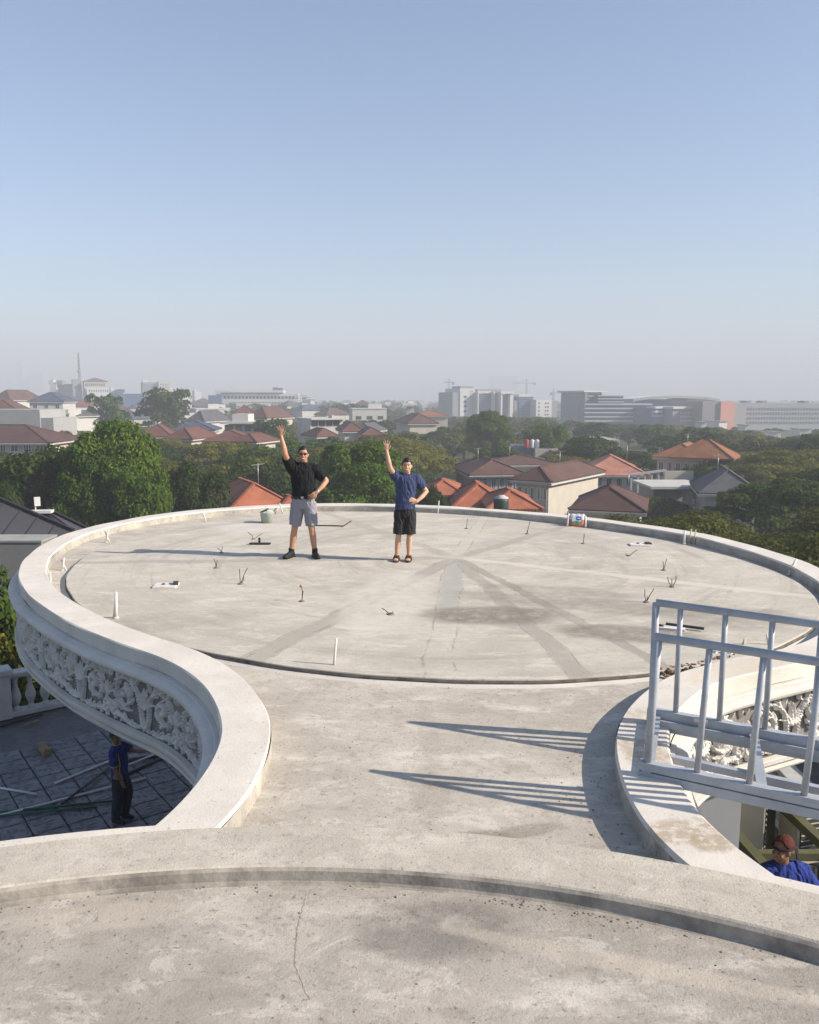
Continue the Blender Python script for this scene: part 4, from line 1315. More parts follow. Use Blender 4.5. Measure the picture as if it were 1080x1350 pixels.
far(t, "glass_wall", 678, 700, 523, 561.1, 22, 'tower_glass'); far(t, "roof_slab", 678.5, 696, 520, 561.7, 20, 'tower_white', 523); far(t, "wall", 672.4, 677.6, 528, 561.7, 20, 'tower_grey')
grid_windows(t, 679, 699, 524, 545, 561.1, 1, 7, 0.98, 0.12, 'tower_grey')
t = building("white_block", "low white block with square dark windows at the right end of the office complex")
far(t, "wall", 702, 725, 527, 558.0, 22, 'tower_white'); far(t, "grey_end", 725.4, 735, 528, 559.2, 20, 'tower_grey'); grid_windows(t, 714, 721, 529, 549, 558.0, 2, 4, 0.5, 0.4)
grid_windows(t, 704, 708, 529, 549, 558.0, 1, 4, 0.4, 0.4)
# faint towers
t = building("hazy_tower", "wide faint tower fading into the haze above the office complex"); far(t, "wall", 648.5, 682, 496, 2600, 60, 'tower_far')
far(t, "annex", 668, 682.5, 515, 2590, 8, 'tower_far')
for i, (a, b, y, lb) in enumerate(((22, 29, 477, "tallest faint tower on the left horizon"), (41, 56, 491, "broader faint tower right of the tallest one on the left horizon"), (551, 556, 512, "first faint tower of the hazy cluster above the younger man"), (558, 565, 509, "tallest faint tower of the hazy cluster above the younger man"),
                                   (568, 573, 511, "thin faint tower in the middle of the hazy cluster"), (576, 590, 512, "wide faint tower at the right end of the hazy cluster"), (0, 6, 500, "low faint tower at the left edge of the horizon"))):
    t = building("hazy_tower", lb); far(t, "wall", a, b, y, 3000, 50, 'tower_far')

# cranes
M['crane'] = plain("crane_steel", (0.16, 0.14, 0.13), 0.6, 0.1)
def crane(x, yt, yj, xl, xr, Y, label):
    p = pxy(x, yt, Y); q = pxy(x, yj, Y)
    t = thing("tower_crane", label, "crane", (p[0], Y, GROUND))
    H_ = p[2] - GROUND; J = q[2] - GROUND
    mm = MB(); w = 1.0
    for sx in (-w, w):
        for sy in (-w, w): mm.bar((sx, sy, 0), (sx, sy, J), 0.35, 0.35)
    n = int(J / 4)
    for k in range(n):
        z = J * k / n; z2 = J * (k + 1) / n
        mm.bar((-w, -w, z), (w, -w, z2), 0.25, 0.25); mm.bar((w, w, z), (-w, w, z2), 0.25, 0.25)
    mm.build("mast", M['crane'], t)
    L0 = pxy(xl, yj, Y)[0] - p[0]; L1 = pxy(xr, yj, Y)[0] - p[0]
    mm = MB().bar((L0, 0, J), (L1, 0, J), 0.9, 0.9); mm.bar((0, 0, J), (0, 0, H_), 0.9, 0.9)
    mm.bar((0, 0, H_), (L0 * 0.85, 0, J), 0.3, 0.3).bar((0, 0, H_), (L1 * 0.85, 0, J), 0.3, 0.3); mm.build("jib", M['crane'], t)
    cx = L0 if abs(L0) < abs(L1) else L1
    MB().box((cx * 0.9, 0, J - 1.5), (3, 2, 3)).build("counterweight", M['crane'], t)
crane(592, 499, 504, 585, 598, 1000, "thin dark crane mast left of the white slab tower")
crane(694.5, 500, 505, 676, 706, 1150, "crane standing behind the right blue glass block")
crane(730, 512, 518, 726, 748, 1050, "low crane right of the office complex")

# long white hall left of centre
t = building("white_hall", "long white hall with a pale roof on the horizon left of centre")
far(t, "wall", 285, 392, 519, 620, 30, 'tower_white'); far(t, "roof", 283, 372, 514.5, 618, 40, 'tower_white', 517.5); far(t, "upper_wall", 292, 366, 517, 624, 30, 'tower_grey', 521)
far(t, "grey_end", 274, 291, 521, 616, 20, 'tower_glass'); far(t, "lower_storey", 300, 395, 527, 612, 6, 'tower_white', 529); far(t, "canopy", 301, 352, 531.5, 606, 8, 'tower_white')
grid_windows(t, 294, 388, 521, 527, 620, 20, 1, 0.7, 0.6); grid_windows(t, 300, 394, 530, 533, 612, 24, 1, 0.7, 0.7)
t = building("blue_block", "small upright blue block at the end of the long white hall"); far(t, "wall", 367, 374.5, 511, 640, 14, 'tower_glass'); far(t, "roof_slab", 366.6, 375, 510.4, 639, 16, 'tower_white', 511.2)
grid_windows(t, 375.5, 392, 520, 527, 619, 6, 2, 0.5, 0.4)
for (a, b, y, Y, lb) in ((400, 406, 524, 700, "small white block right of the blue block"), (406, 412, 527, 690, "little white house with a dark side right of the long hall"), (396, 431, 534, 560, "low white warehouse roof under the far tree hill")):
    t = building("white_house", lb, "house"); far(t, "wall", a, b, y, Y, 10, 'tower_white'); far(t, "roof", a - 0.5, b + 0.5, y - 0.6, Y - 0.6, 11, 'tower_grey', y + 0.2)

# hotel and mast on the left
t = building("long_eaved_building", "cream four-storey building with a brown roof under the radio mast")
far(t, "wall", 108, 136, 503, 700, 25, 'wall_cream'); far(t, "dark_wing", 97, 107.5, 500, 705, 22, 'tower_grey'); far(t, "white_base", 107, 136.4, 511.5, 694, 5, 'tower_white')
grid_windows(t, 109, 135, 504.5, 510, 700, 11, 1, 0.5, 0.7); grid_windows(t, 109, 135, 512.5, 518, 694, 9, 1, 0.35, 0.6)
a = pxy(107, 503, 700); b = pxy(137, 503, 700); zr = pxy(120, 497.5, 700)[2]
hip_roof(t, b[0] - a[0], 25, a[2] + 0.1, zr, 'roof_brown', cx=(a[0] + b[0]) / 2, cy=712.5, over=0.5)
t = building("red_mast", "tall thin radio mast beside the cream building with the brown roof", "mast")
p_ = pxy(103, 465, 720); mm = MB()
for k in range(3):
    a = 2 * math.pi * k / 3
    mm.bar((p_[0] + 2.2 * math.cos(a), 720 + 2.2 * math.sin(a), GROUND), (p_[0] + 0.3 * math.cos(a), 720 + 0.3 * math.sin(a), p_[2]), 0.35, 0.35)
for k in range(18):
    f = k / 18; r_ = 2.2 * (1 - f) + 0.3 * f; z = GROUND + (p_[2] - GROUND) * f
    for q in range(3):
        a = 2 * math.pi * q / 3; b = 2 * math.pi * (q + 1) / 3
        mm.bar((p_[0] + r_ * math.cos(a), 720 + r_ * math.sin(a), z), (p_[0] + r_ * math.cos(b), 720 + r_ * math.sin(b), z + (p_[2] - GROUND) / 18), 0.2, 0.2)
mm.build("lattice", M['crane'], t)
far(t, "aerial_drum", 101.8, 104.4, 488, 718, 3, 'tower_grey', 491)
t = building("mast_annex", "low grey block with rooftop water towers left of the radio mast"); far(t, "wall", 66, 97, 506, 720, 20, 'tower_grey'); far(t, "parapet_frame", 64, 70, 501, 716, 6, 'tower_white', 507); far(t, "parapet_frame", 74, 82, 501.5, 716, 6, 'tower_grey', 507); far(t, "wall_end", 66, 74, 506, 715, 4, 'tower_white')
t = building("grey_hotel", "grey and cream block with stepped roof on the horizon right of the radio mast")
far(t, "wall", 187, 203.6, 504, 820, 20, 'tower_grey'); far(t, "cream_wall", 204, 219, 503, 815, 20, 'wall_cream'); far(t, "low_wing", 219.4, 234, 512, 815, 20, 'tower_white'); far(t, "roof_room", 189, 196, 501, 824, 8, 'tower_white', 505)  # grey front beside a cream-coloured one, low white wing to the right
grid_windows(t, 205, 218, 505, 519, 815, 4, 4, 0.4, 0.5); grid_windows(t, 188, 203, 506, 519, 820, 5, 4, 0.4, 0.5)
for (a, b, y, Y, lb) in ((253, 262, 515, 760, "white block beside the grey end of the long hall"), (236, 250, 517, 800, "low white building left of the long hall"), (150, 160, 513, 640, "light blue house in the distance right of the cream building"), (142, 149, 512, 650, "white house with two roof rooms right of the cream building"), (160, 185, 519, 600, "low cream terrace right of the light blue house")):
    t = building("distant_house", lb, "house"); far(t, "wall", a, b, y, Y, 12, 'tower_white' if 'blue' not in lb else 'tower_glass'); far(t, "roof_room", a + 1, a + 3.5, y - 1.5, Y + 2, 5, 'tower_white', y)

# long buildings on the right
t = building("office_block", "pale blue office tower at the left end of the right-hand buildings")
far(t, "wall", 764, 790, 517, 471.2, 26, 'tower_grey'); far(t, "roof_slab", 762, 800, 515, 470.0, 30, 'tower_white', 517); far(t, "corner_pillar", 764, 767.5, 517.2, 470.3, 5, 'purple_wall')
grid_windows(t, 768, 790, 518, 546, 471.2, 1, 7, 0.96, 0.42)
t = building("striped_offices", "long office block with white floor bands next to the pale blue tower")
far(t, "wall", 772, 860, 532, 455.7, 30, 'tower_glass'); far(t, "upper_wall", 790, 822, 521, 461.9, 26, 'tower_glass')
for yy in (532, 537.5, 543, 548.5, 554): far(t, "floor_band", 771.5, 860.5, yy, 454.8, 3, 'tower_white', yy + 2.0)
for yy in (521, 525, 529): far(t, "floor_band", 789.5, 822.5, yy, 461.0, 3, 'tower_white', yy + 1.4)
t = building("shopping_hall", "huge hall with a long curved white roof behind the striped offices")
far(t, "wall", 838, 906, 526.5, 496.0, 60, 'tower_glass'); far(t, "white_end", 906.4, 914, 526, 494.8, 40, 'tower_white')
a = pxy(836, 526, 490); b = pxy(950, 526, 490); mm = MB(); N_ = 14
for k in range(N_):
    f0, f1 = k / N_, (k + 1) / N_
    z0 = a[2] + 2.0 * math.sin(math.pi * f0) ** 0.7; z1 = a[2] + 2.0 * math.sin(math.pi * f1) ** 0.7
    mm.add([(a[0] + (b[0] - a[0]) * f0, 491, z0), (a[0] + (b[0] - a[0]) * f1, 491, z1), (a[0] + (b[0] - a[0]) * f1, 540, z1), (a[0] + (b[0] - a[0]) * f0, 540, z0),
            (a[0] + (b[0] - a[0]) * f0, 491, z0 - 1.5), (a[0] + (b[0] - a[0]) * f1, 491, z1 - 1.5), (a[0] + (b[0] - a[0]) * f1, 540, z1 - 1.5), (a[0] + (b[0] - a[0]) * f0, 540, z0 - 1.5)],
           [(0, 1, 2, 3), (7, 6, 5, 4), (0, 4, 5, 1), (2, 6, 7, 3)])
mm.build("curved_roof", M['tower_white'], t)
t = building("white_flats", "sunlit white apartment block with small square windows in front of the big hall")
far(t, "wall", 879, 914, 538, 434.0, 20, 'tower_grey'); far(t, "roof_slab", 878, 915, 536, 432.8, 23, 'tower_white', 539)
grid_windows(t, 889, 912, 542, 557, 434.0, 6, 3, 0.55, 0.55, 'tower_white', "balconies", 0.4)
t = building("car_park", "white stacked balcony block left of the sunlit apartment block")
far(t, "wall", 860.5, 877, 538, 437.1, 20, 'tower_glass')
for yy in (536, 541.5, 547): far(t, "floor_band", 860, 872, yy, 436.2, 3, 'tower_white', yy + 2.6)
t = building("purple_hall", "purple-grey windowless hall with a salmon pink end wall")
far(t, "wall", 914.5, 940, 529, 427.8, 40, 'purple_wall'); far(t, "pink_end", 940.3, 961, 529.5, 426.6, 42, 'pink_wall')
t = building("long_hotel", "very long pale grey hotel with rows of small windows at the right edge")
far(t, "wall", 961.4, 1150, 531, 446.4, 25, 'tower_far')
for xx in (984, 1005, 1061): far(t, "roof_room", xx, xx + 6, 528.5, 448.9, 8, 'tower_grey', 531.5)
grid_windows(t, 985, 1146, 536, 560, 446.4, 44, 4, 0.38, 0.55, 'tower_grey')
for (a, b, y, lb) in ((942, 956, 556, "white house under the salmon pink end wall"), (983, 988, 561, "tiny white gable among the trees in front of the long hotel"), (1055, 1070, 566, "low white roof among the trees near the right edge"), (1020, 1030, 570, "white wall between trees left of the low white roof"), (925, 932, 557, "green glass pavilion among the trees by the apartment block")):
    t = building("garden_house", lb, "house"); far(t, "wall", a, b, y, 340, 8, 'tower_white'); far(t, "roof", a - 0.6, b + 0.6, y - 1, 339.5, 9, 'tower_grey', y)
    CLEAR.append((pxy((a + b) / 2, y, 340)[0], 340, 5, y + 6))

def turn(prefixes, ang):
    for o in COL.objects:
        if o.type == 'EMPTY' and any(o.get('label', '').startswith(p) for p in prefixes):
            vs = [Vector(c.bound_box[0]) for c in o.children if c.type == 'MESH'] + [Vector(c.bound_box[6]) for c in o.children if c.type == 'MESH']
            p = sum(vs, Vector()) / len(vs); p.z = 0
            m = Matrix.Rotation(ang, 3, 'Z')
            o.rotation_euler = (0, 0, ang); o.location = p - m @ p


turn(["white slab tower", "left blue glass", "middle narrow", "right wide blue", "low white block with", "sunlit white apartment", "white stacked balcony", "pale blue office"], R(20))
turn(["cream four-storey", "grey and cream block", "small upright blue", "white block beside", "low white building", "light blue house", "white house with two", "low cream terrace", "small white block", "little white house", "long white terraced", "white house under"], R(24))
turn(["long white hall"], R(6))
turn(["purple-grey windowless"], R(12))

# ------------------------------------------------------------------ belt trees, placed clear of the houses
def free(x, y, top):
    h = top
    for (hx, hy, hr, row) in CLEAR:
        if abs(y - hy) < hr + 4 and abs(x - hx) < hr + 3.5: return 0
        if y < hy and abs(x * hy / y - hx) < hr + 3.0:          # keep the house in sight over the crown
            h = min(h, pxy(540, row, y)[2] - GROUND)
    return h


cnt = 0
tries = 0
pts = []
LAB = {0: "olive green flat-topped tree in the dense belt behind the roof, one of many alike",
       1: "rounded dark green tree in the dense belt behind the roof, one of many alike",
       2: "hazy green tree in the wooded strip before the far buildings, one of many alike"}
GRP = {0: "flat-topped trees in the belt behind the roof", 1: "rounded trees in the belt behind the roof", 2: "hazy trees before the far buildings"}
while cnt < 300 and tries < 12000:
    tries += 1
    Y = 84 + 400 * br.random() ** 1.35
    xp = br.uniform(-60, 1140)
    X = pxy(xp, 540, Y)[0]
    if X < -6 and Y < 76: continue
    # left district is mostly roofs beyond 200 m
    if xp < 300 and Y > 215 and br.random() < 0.8: continue
    if any((X - a) ** 2 + (Y - b) ** 2 < (6.0 if Y < 170 else 8.0) ** 2 for a, b in pts): continue
    pts.append((X, Y))
    near = Y < 150
    flat = br.random() < 0.68
    h = br.uniform(8.5, 11.5) if xp < 560 else br.uniform(7.5, 11.0)
    if 560 < xp < 990 and Y < 135: h = br.uniform(5.0, 7.0)
    if Y > 300: h = br.uniform(9, 13)
    lim = np.interp(xp, [0, 300, 420, 560, 600, 740, 770, 1080], [556, 560, 556, 552, 549, 550, 557, 566])
    h = min(h, pxy(xp, lim, Y)[2] - GROUND)
    h = min(h, free(X, Y, h))
    if h < 4.2: continue
    key = ('rain%d' if near else 'mid%d') % br.randrange(3) if flat else ('dark%d' if near else 'midround%d') % br.randrange(3)
    k = 2 if Y > 320 else (0 if flat else 1)
    hh = PROTO[key][3]
    mt = None if br.random() < 0.7 else ('leaf_dark' if flat else 'leaf_green')
    lb = LAB[k]
    if mt and k == 0: lb = lb.replace("olive green", "dark green")
    if mt and k == 1: lb = lb.replace("dark green", "bright green")
    tree(key, X, Y, lb, GRP[k], s=br.uniform(0.85, 1.15) * (0.75 if h < 7.5 else 1), sz=h / hh, mat=mt)
    cnt += 1

# woods beyond, one mass
r_ = np.random.RandomState(77)
lob = []
for i in range(900):
    Y = 480 + 1500 * r_.rand() ** 1.3
    xp = r_.uniform(-40, 1120)
    if xp < 285 and r_.rand() < 0.6: continue
    X = (xp - 540) / 1080 * Y
    h = r_.uniform(8, 13)
    # keep building fronts clear
    if 560 < xp < 760 and Y < 620: continue
    if xp > 750 and Y < 620: continue
    if 560 < xp < 750: h = min(h, 9.0)
    if xp > 750: h = min(h, 12)
    lob.append((X, Y, GROUND + h * 0.55, r_.uniform(4, 8), r_.uniform(4, 8), h * 0.5))
for i in range(60):        # wooded rise left of centre
    xp = r_.uniform(415, 530); Y = r_.uniform(430, 560)
    top = 522 + 0.0042 * (xp - 465) ** 2 + 8
    X, _, zt = pxy(xp, min(top + r_.uniform(0, 14), 548), Y)
    lob.append((X, Y, zt - 5, r_.uniform(5, 8), r_.uniform(5, 8), 5.0))
wm = leaves(lob, 0.20, 1.5, 78, 0.6, "distant_woods")
tag(link_mesh("distant_woods", wm, M['leaf_dark']), kind='stuff')
print('trees', cnt, 'things', len([o for o in COL.objects if 'category' in o]))

# ------------------------------------------------------------------ catwalk railing lying over the right neck
M['rail'] = plain("grey_blue_enamel", (0.34, 0.37, 0.41), 0.45, 0.14, 6, 0.08, 120, 0.5)
M['flatbar'] = plain("bare_flat_bar", (0.50, 0.52, 0.54), 0.35, 0.1, 8, 0, 1, 0.5, 0.5)
rl = thing("steel_railing", "grey-blue steel double railing of a narrow catwalk resting on the right-hand parapet", "railing", (1.51, 4.93, 0.0))
RD = Vector((0.905, -0.425, -0.035)).normalized()
RP = Vector((0.30, 0.86, 0.0))          # from the near rail to the far rail
RL = 3.3
def rp(u, far_, z, extra=(0, 0, 0)): return RD * u + RP * (1 if far_ else 0) + Vector((0, 0, z)) + Vector(extra)
for fr in (0, 1):
    lean = Vector((0.02, -0.05, 0.0)) if fr == 0 else Vector((-0.02, -0.06, 0))
    MB().tube([rp(-0.02, fr, 1.0) + lean, rp(RL, fr, 1.0) + lean], 0.0265, 12).build("handrail", M['rail'], rl)
    n = 11
    for k in range(n + 1):
        u = 0.3 * k + (0.0 if fr == 0 else -0.02)
        if fr and k > 0: u -= 0.13
        MB().tube([rp(u, fr, 0.17), rp(u, fr, 0.995) + lean], 0.0195 if k else 0.026, 10).build("baluster", M['rail'], rl)
    # double box beam with a shadow groove
    zz = 0.09
    h = 0.055 if fr == 0 else 0.085
    MB().bar(rp(-0.05, fr, zz + 0.055), rp(RL, fr, zz + 0.055), 0.06, h).build("upper_beam", M['rail'], rl, bevel=0.004)
    MB().bar(rp(-0.05, fr, zz - 0.012 - (0.02 if fr else 0)), rp(RL, fr, zz - 0.012 - (0.02 if fr else 0)), 0.052, 0.06).build("lower_beam", M['rail'], rl, bevel=0.004)
    if fr: MB().bar(rp(-0.05, fr, 0.10, RP * -0.06), rp(RL, fr, 0.10, RP * -0.06), 0.02, 0.05).build("inner_angle", M['rail'], rl)
    MB().box(rp(0.0, fr, 0.075), (0.055, 0.055, 0.13 if fr == 0 else 0.12), math.atan2(RD.y, RD.x)).build("foot", M['rail'], rl)
MB().bar(rp(0.0, 0, 0.055, RP * 0.42), rp(RL, 0, 0.055, RP * 0.42), 0.05, 0.05).build("middle_beam", M['rail'], rl, bevel=0.004)
for (u, w) in ((0.02, 0.05), (0.68, 0.06), (1.32, 0.06), (1.96, 0.06), (2.6, 0.06)):
    MB().bar(rp(u, 0, 0.130, RP * 0.03), rp(u, 1, 0.142, RP * -0.03), w, 0.012).build("cross_tie", M['flatbar'], rl)
for u in (0.28, 1.5): MB().bar(rp(u, 1, 0.175, RP * -0.05), rp(u + 0.09, 1, 0.175, RP * -0.05), 0.03, 0.02).build("clamp", M['flatbar'], rl)

# ------------------------------------------------------------------ people
from mathutils import noise as mnoise
def remeshed(name, mb, voxel, mat, parent, smooth_it=4, tris=None):
    me = mb.mesh(name + "_src")
    o = bpy.data.objects.new(name + "_src", me)
    COL.objects.link(o)
    m = o.modifiers.new("r", 'REMESH'); m.mode = 'VOXEL'; m.voxel_size = voxel; m.use_smooth_shade = True
    s = o.modifiers.new("s", 'SMOOTH'); s.factor = 0.5; s.iterations = smooth_it
    dg = bpy.context.evaluated_depsgraph_get()
    dg.update()
    out = bpy.data.meshes.new_from_object(o.evaluated_get(dg))
    out.name = name
    bpy.data.objects.remove(o, do_unlink=True)
    bpy.data.meshes.remove(me)
    out.materials.clear()
    if name in ('polo_shirt', 'tee_shirt', 'shorts', 'jersey', 'shirt', 'trousers'):      # hanging folds
        off = Vector((rnd.uniform(0, 50), rnd.uniform(0, 50), 0))
        for v, nn in [(v, v.normal.copy()) for v in out.vertices]:
            p = v.co; q = Vector((p.x * 17 + p.z * 3, p.y * 17, p.z * 5.5 + p.x * 2)) + off
            a = mnoise.noise(q) + 0.5 * mnoise.noise(q * 2.1)
            v.co = p + nn * (0.010 * (1 - abs(a) * 2.2))
    out.polygons.foreach_set('use_smooth', [True] * len(out.polygons))
    return link_mesh(name, out, mat, parent)


def limb(mb, pts, rad, n=14, flat=None):
    """Tapered closed limb with round ends; rad may hold (rx, ry) pairs with flat as the wide axis."""
    pts = [Vector(p) for p in pts]
    P, RR = [], []
    for i, (p, r) in enumerate(zip(pts, rad)):
        r = r if hasattr(r, '__len__') else (r, r)
        P.append(p); RR.append(r)
    d0 = (P[1] - P[0]).normalized(); d1 = (P[-1] - P[-2]).normalized()
    r0 = min(RR[0]); r1 = min(RR[-1])
    P2, R2 = [], []
    for f in (0.98, 0.75, 0.4):
        P2.append(P[0] - d0 * r0 * f); R2.append(tuple(v * math.sqrt(1 - f * f) for v in RR[0]))
    P2 += P; R2 += RR
    for f in (0.4, 0.75, 0.98):
        P2.append(P[-1] + d1 * r1 * f); R2.append(tuple(v * math.sqrt(1 - f * f) for v in RR[-1]))
    k = len(P2)
    vs = []
    a = Vector(flat) if flat is not None else d0.orthogonal()
    for i in range(k):
        d = (P2[min(i + 1, k - 1)] - P2[max(i - 1, 0)]).normalized()
        a = (a - d * a.dot(d)).normalized(); b = d.cross(a)
        for j in range(n):
            t = 2 * math.pi * j / n
            vs.append(P2[i] + a * math.cos(t) * R2[i][0] + b * math.sin(t) * R2[i][1])
    fs = []
    for i in range(k - 1):
        for j in range(n): fs.append((i * n + j, i * n + (j + 1) % n, (i + 1) * n + (j + 1) % n, (i + 1) * n + j))
    fs.append(tuple(reversed(range(n)))); fs.append(tuple((k - 1) * n + j for j in range(n)))
    return mb.add(vs, fs, True)


def open_limb(mb, pts, rad, n=16, flat=None):
    """Limb with flat ends (sleeves, trouser legs)."""
    pts = [Vector(p) for p in pts]; k = len(pts)
    a = Vector(flat) if flat is not None else (pts[1] - pts[0]).orthogonal()
    vs = []
    for i in range(k):
        d = (pts[min(i + 1, k - 1)] - pts[max(i - 1, 0)]).normalized()
        a = (a - d * a.dot(d)).normalized(); b = d.cross(a)
        r = rad[i] if hasattr(rad[i], '__len__') else (rad[i], rad[i])
        for j in range(n):
            t = 2 * math.pi * j / n
            vs.append(pts[i] + a * math.cos(t) * r[0] + b * math.sin(t) * r[1])
    fs = []
    for i in range(k - 1):
        for j in range(n): fs.append((i * n + j, i * n + (j + 1) % n, (i + 1) * n + (j + 1) % n, (i + 1) * n + j))
    fs.append(tuple(reversed(range(n)))); fs.append(tuple((k - 1) * n + j for j in range(n)))
    return mb.add(vs, fs, True)


def stack(mb, rows, n=20):
    """Trunk built from level rings (cx, cy, cz, rx, ry)."""
    vs = []
    for (cx, cy, cz, rx, ry) in rows:
        for j in range(n):
            t = 2 * math.pi * j / n
            c, s = math.cos(t), math.sin(t)
            sx = abs(c) ** 0.85 * (1 if c >= 0 else -1); sy = abs(s) ** 0.85 * (1 if s >= 0 else -1)
            vs.append((cx + rx * sx, cy + ry * sy, cz))
    k = len(rows); fs = []
    for i in range(k - 1):
        for j in range(n): fs.append((i * n + j, i * n + (j + 1) % n, (i + 1) * n + (j + 1) % n, (i + 1) * n + j))
    fs.append(tuple(reversed(range(n)))); fs.append(tuple((k - 1) * n + j for j in range(n)))
    return mb.add(vs, fs, True)


def hand(mb, wrist, d, palm_n, thumb_side, spread=0.16, curl=0.15, sc=1.0):
    """Palm, four unequal fingers with a bend, and a thumb leaving the side of the palm."""
    w = Vector(wrist); d = Vector(d).normalized(); n = Vector(palm_n); n = (n - d * n.dot(d)).normalized()
    s = d.cross(n).normalized() * thumb_side
    L = 0.095 * sc
    limb(mb, [w - d * 0.01, w + d * L * 0.35, w + d * L * 0.95], [(0.026 * sc, 0.018 * sc), (0.040 * sc, 0.016 * sc), (0.041 * sc, 0.013 * sc)], 14, s)
    for k, (off, ln) in enumerate(((0.033, 0.072), (0.011, 0.082), (-0.011, 0.077), (-0.032, 0.060))):
        b = w + d * L * 0.85 + s * off * sc
        dd = (d + s * spread * (off / 0.033)).normalized()
        m_ = b + dd * ln * 0.55 * sc
        d2 = (dd + n * curl * 1.6).normalized()
        limb(mb, [b, m_, m_ + d2 * ln * 0.5 * sc], [0.0098 * sc, 0.0092 * sc, 0.0078 * sc], 8)
    b = w + d * L * 0.28 + s * 0.028 * sc
    dt = (d * 0.62 + s * 0.72 + n * 0.2).normalized()
    limb(mb, [b, b + dt * 0.034 * sc, b + (dt + d * 0.35).normalized() * 0.064 * sc], [0.014 * sc, 0.0112 * sc, 0.0088 * sc], 8)


def skin_mat(name, col):
    t = NT(name)
    c = t.mix(t.ramp(t.noise(9, 4, 0.6), 0.35, 0.7), tuple(v * 0.92 for v in col), tuple(min(1, v * 1.06) for v in col))
    t.finish(c, 0.5, None, 0.35)
    t.b.inputs['Subsurface Weight'].default_value = 0.08
    t.b.inputs['Subsurface Radius'].default_value = (0.02, 0.008, 0.004)
    return t.m


def cloth(name, col, rough=0.9, fold=1.0, sheen=0.0):
    t = NT(name)
    f = t.noise(7, 3, 0.55, t.mapping((1.6, 1.6, 0.55)), dist=0.8)
    w = t.noise(260, 2, 0.5)
    c = t.mix(t.ramp(w, 0.35, 0.65), tuple(v * 0.92 for v in col), tuple(min(1, v * 1.08) for v in col))
    return t.finish(c, rough, t.bump(t.math('ADD', t.math('MULTIPLY', f, 1.0), t.math('MULTIPLY', w, 0.02)), 0.75, 0.035 * fold), 0.15)


M['skin_a'] = skin_mat("tanned_skin", (0.43, 0.235, 0.145))
M['skin_b'] = skin_mat("light_skin", (0.52, 0.32, 0.215))
M['skin_c'] = skin_mat("brown_skin", (0.22, 0.115, 0.07))
M['hair'] = plain("black_hair", (0.012, 0.011, 0.010), 0.5, 0.3, 60, 0.7, 120, 0.4)
M['black_cloth'] = cloth("black_polo_cloth", (0.013, 0.013, 0.016))
M['grey_cloth'] = cloth("grey_chino_cloth", (0.235, 0.235, 0.27))
M['navy_cloth'] = cloth("navy_tee_cloth", (0.045, 0.058, 0.125))
M['dark_cloth'] = cloth("charcoal_short_cloth", (0.030, 0.029, 0.030))
M['blue_cloth'] = cloth("royal_blue_cloth", (0.024, 0.042, 0.20))
M['trouser'] = cloth("dark_trouser_cloth", (0.03, 0.033, 0.05))
M['yellow'] = cloth("yellow_trim", (0.55, 0.40, 0.04))
M['shoe_black'] = plain("black_shoe", (0.012, 0.012, 0.013), 0.6, 0.2, 20)
M['sandal'] = plain("brown_sandal", (0.055, 0.026, 0.022), 0.6, 0.2, 20)
M['lens'] = plain("dark_lens", (0.01, 0.01, 0.012), 0.08, 0.1, 5, 0, 1, 0.6)
M['lip'] = plain("lips", (0.33, 0.13, 0.10), 0.5, 0.1, 20)
M['teeth'] = plain("teeth", (0.7, 0.68, 0.62), 0.3, 0.03, 20)
M['eye'] = plain("dark_eye", (0.02, 0.015, 0.012), 0.2, 0.1, 20)
M['leather'] = plain("black_leather", (0.012, 0.012, 0.012), 0.4, 0.1, 20)
M['silver'] = plain("steel_watch", (0.5, 0.5, 0.5), 0.3, 0.1, 20, 0, 1, 0.5, 0.8)
M['headscarf'] = cloth("maroon_headscarf", (0.085, 0.028, 0.022))
M['scarf_dark'] = cloth("dark_headscarf_band", (0.035, 0.022, 0.025))


def head(mb, c, f, sc=1.0):
    """Skull, jaw, nose and ears; f = facing (unit, level). c = centre of the skull."""
    c = Vector(c); f = Vector(f).normalized(); s = Vector((-f.y, f.x, 0)); u = Vector((0, 0, 1))
    rot = Matrix((s, f, u)).transposed()

    def ell(o, r, sub=3):
        bm = bmesh.new(); bmesh.ops.create_icosphere(bm, subdivisions=sub, radius=1.0)
        vs = [c + rot @ Vector((o[0] * sc + v.co.x * r[0] * sc, o[1] * sc + v.co.y * r[1] * sc, o[2] * sc + v.co.z * r[2] * sc)) for v in bm.verts]
        fs = [tuple(v.index for v in q.verts) for q in bm.faces]; bm.free(); mb.add(vs, fs, True)
    ell((0, -0.012, 0.025), (0.073, 0.092, 0.090))
    ell((0, 0.016, -0.035), (0.064, 0.068, 0.075))
    ell((0, 0.030, -0.080), (0.044, 0.046, 0.036))
    ell((0, 0.050, 0.030), (0.056, 0.030, 0.035))          # brow
    ell((0, 0.090, -0.012), (0.011, 0.018, 0.018), 2)      # nose
    ell((0, 0.094, -0.026), (0.017, 0.014, 0.011), 2)
    ell((0, 0.078, -0.066), (0.026, 0.012, 0.012), 2)      # lips
    for q in (-1, 1):
        ell((q * 0.074, -0.008, -0.012), (0.011, 0.020, 0.031), 2)
        ell((q * 0.040, 0.058, -0.030), (0.022, 0.022, 0.022), 2)
    return rot, c


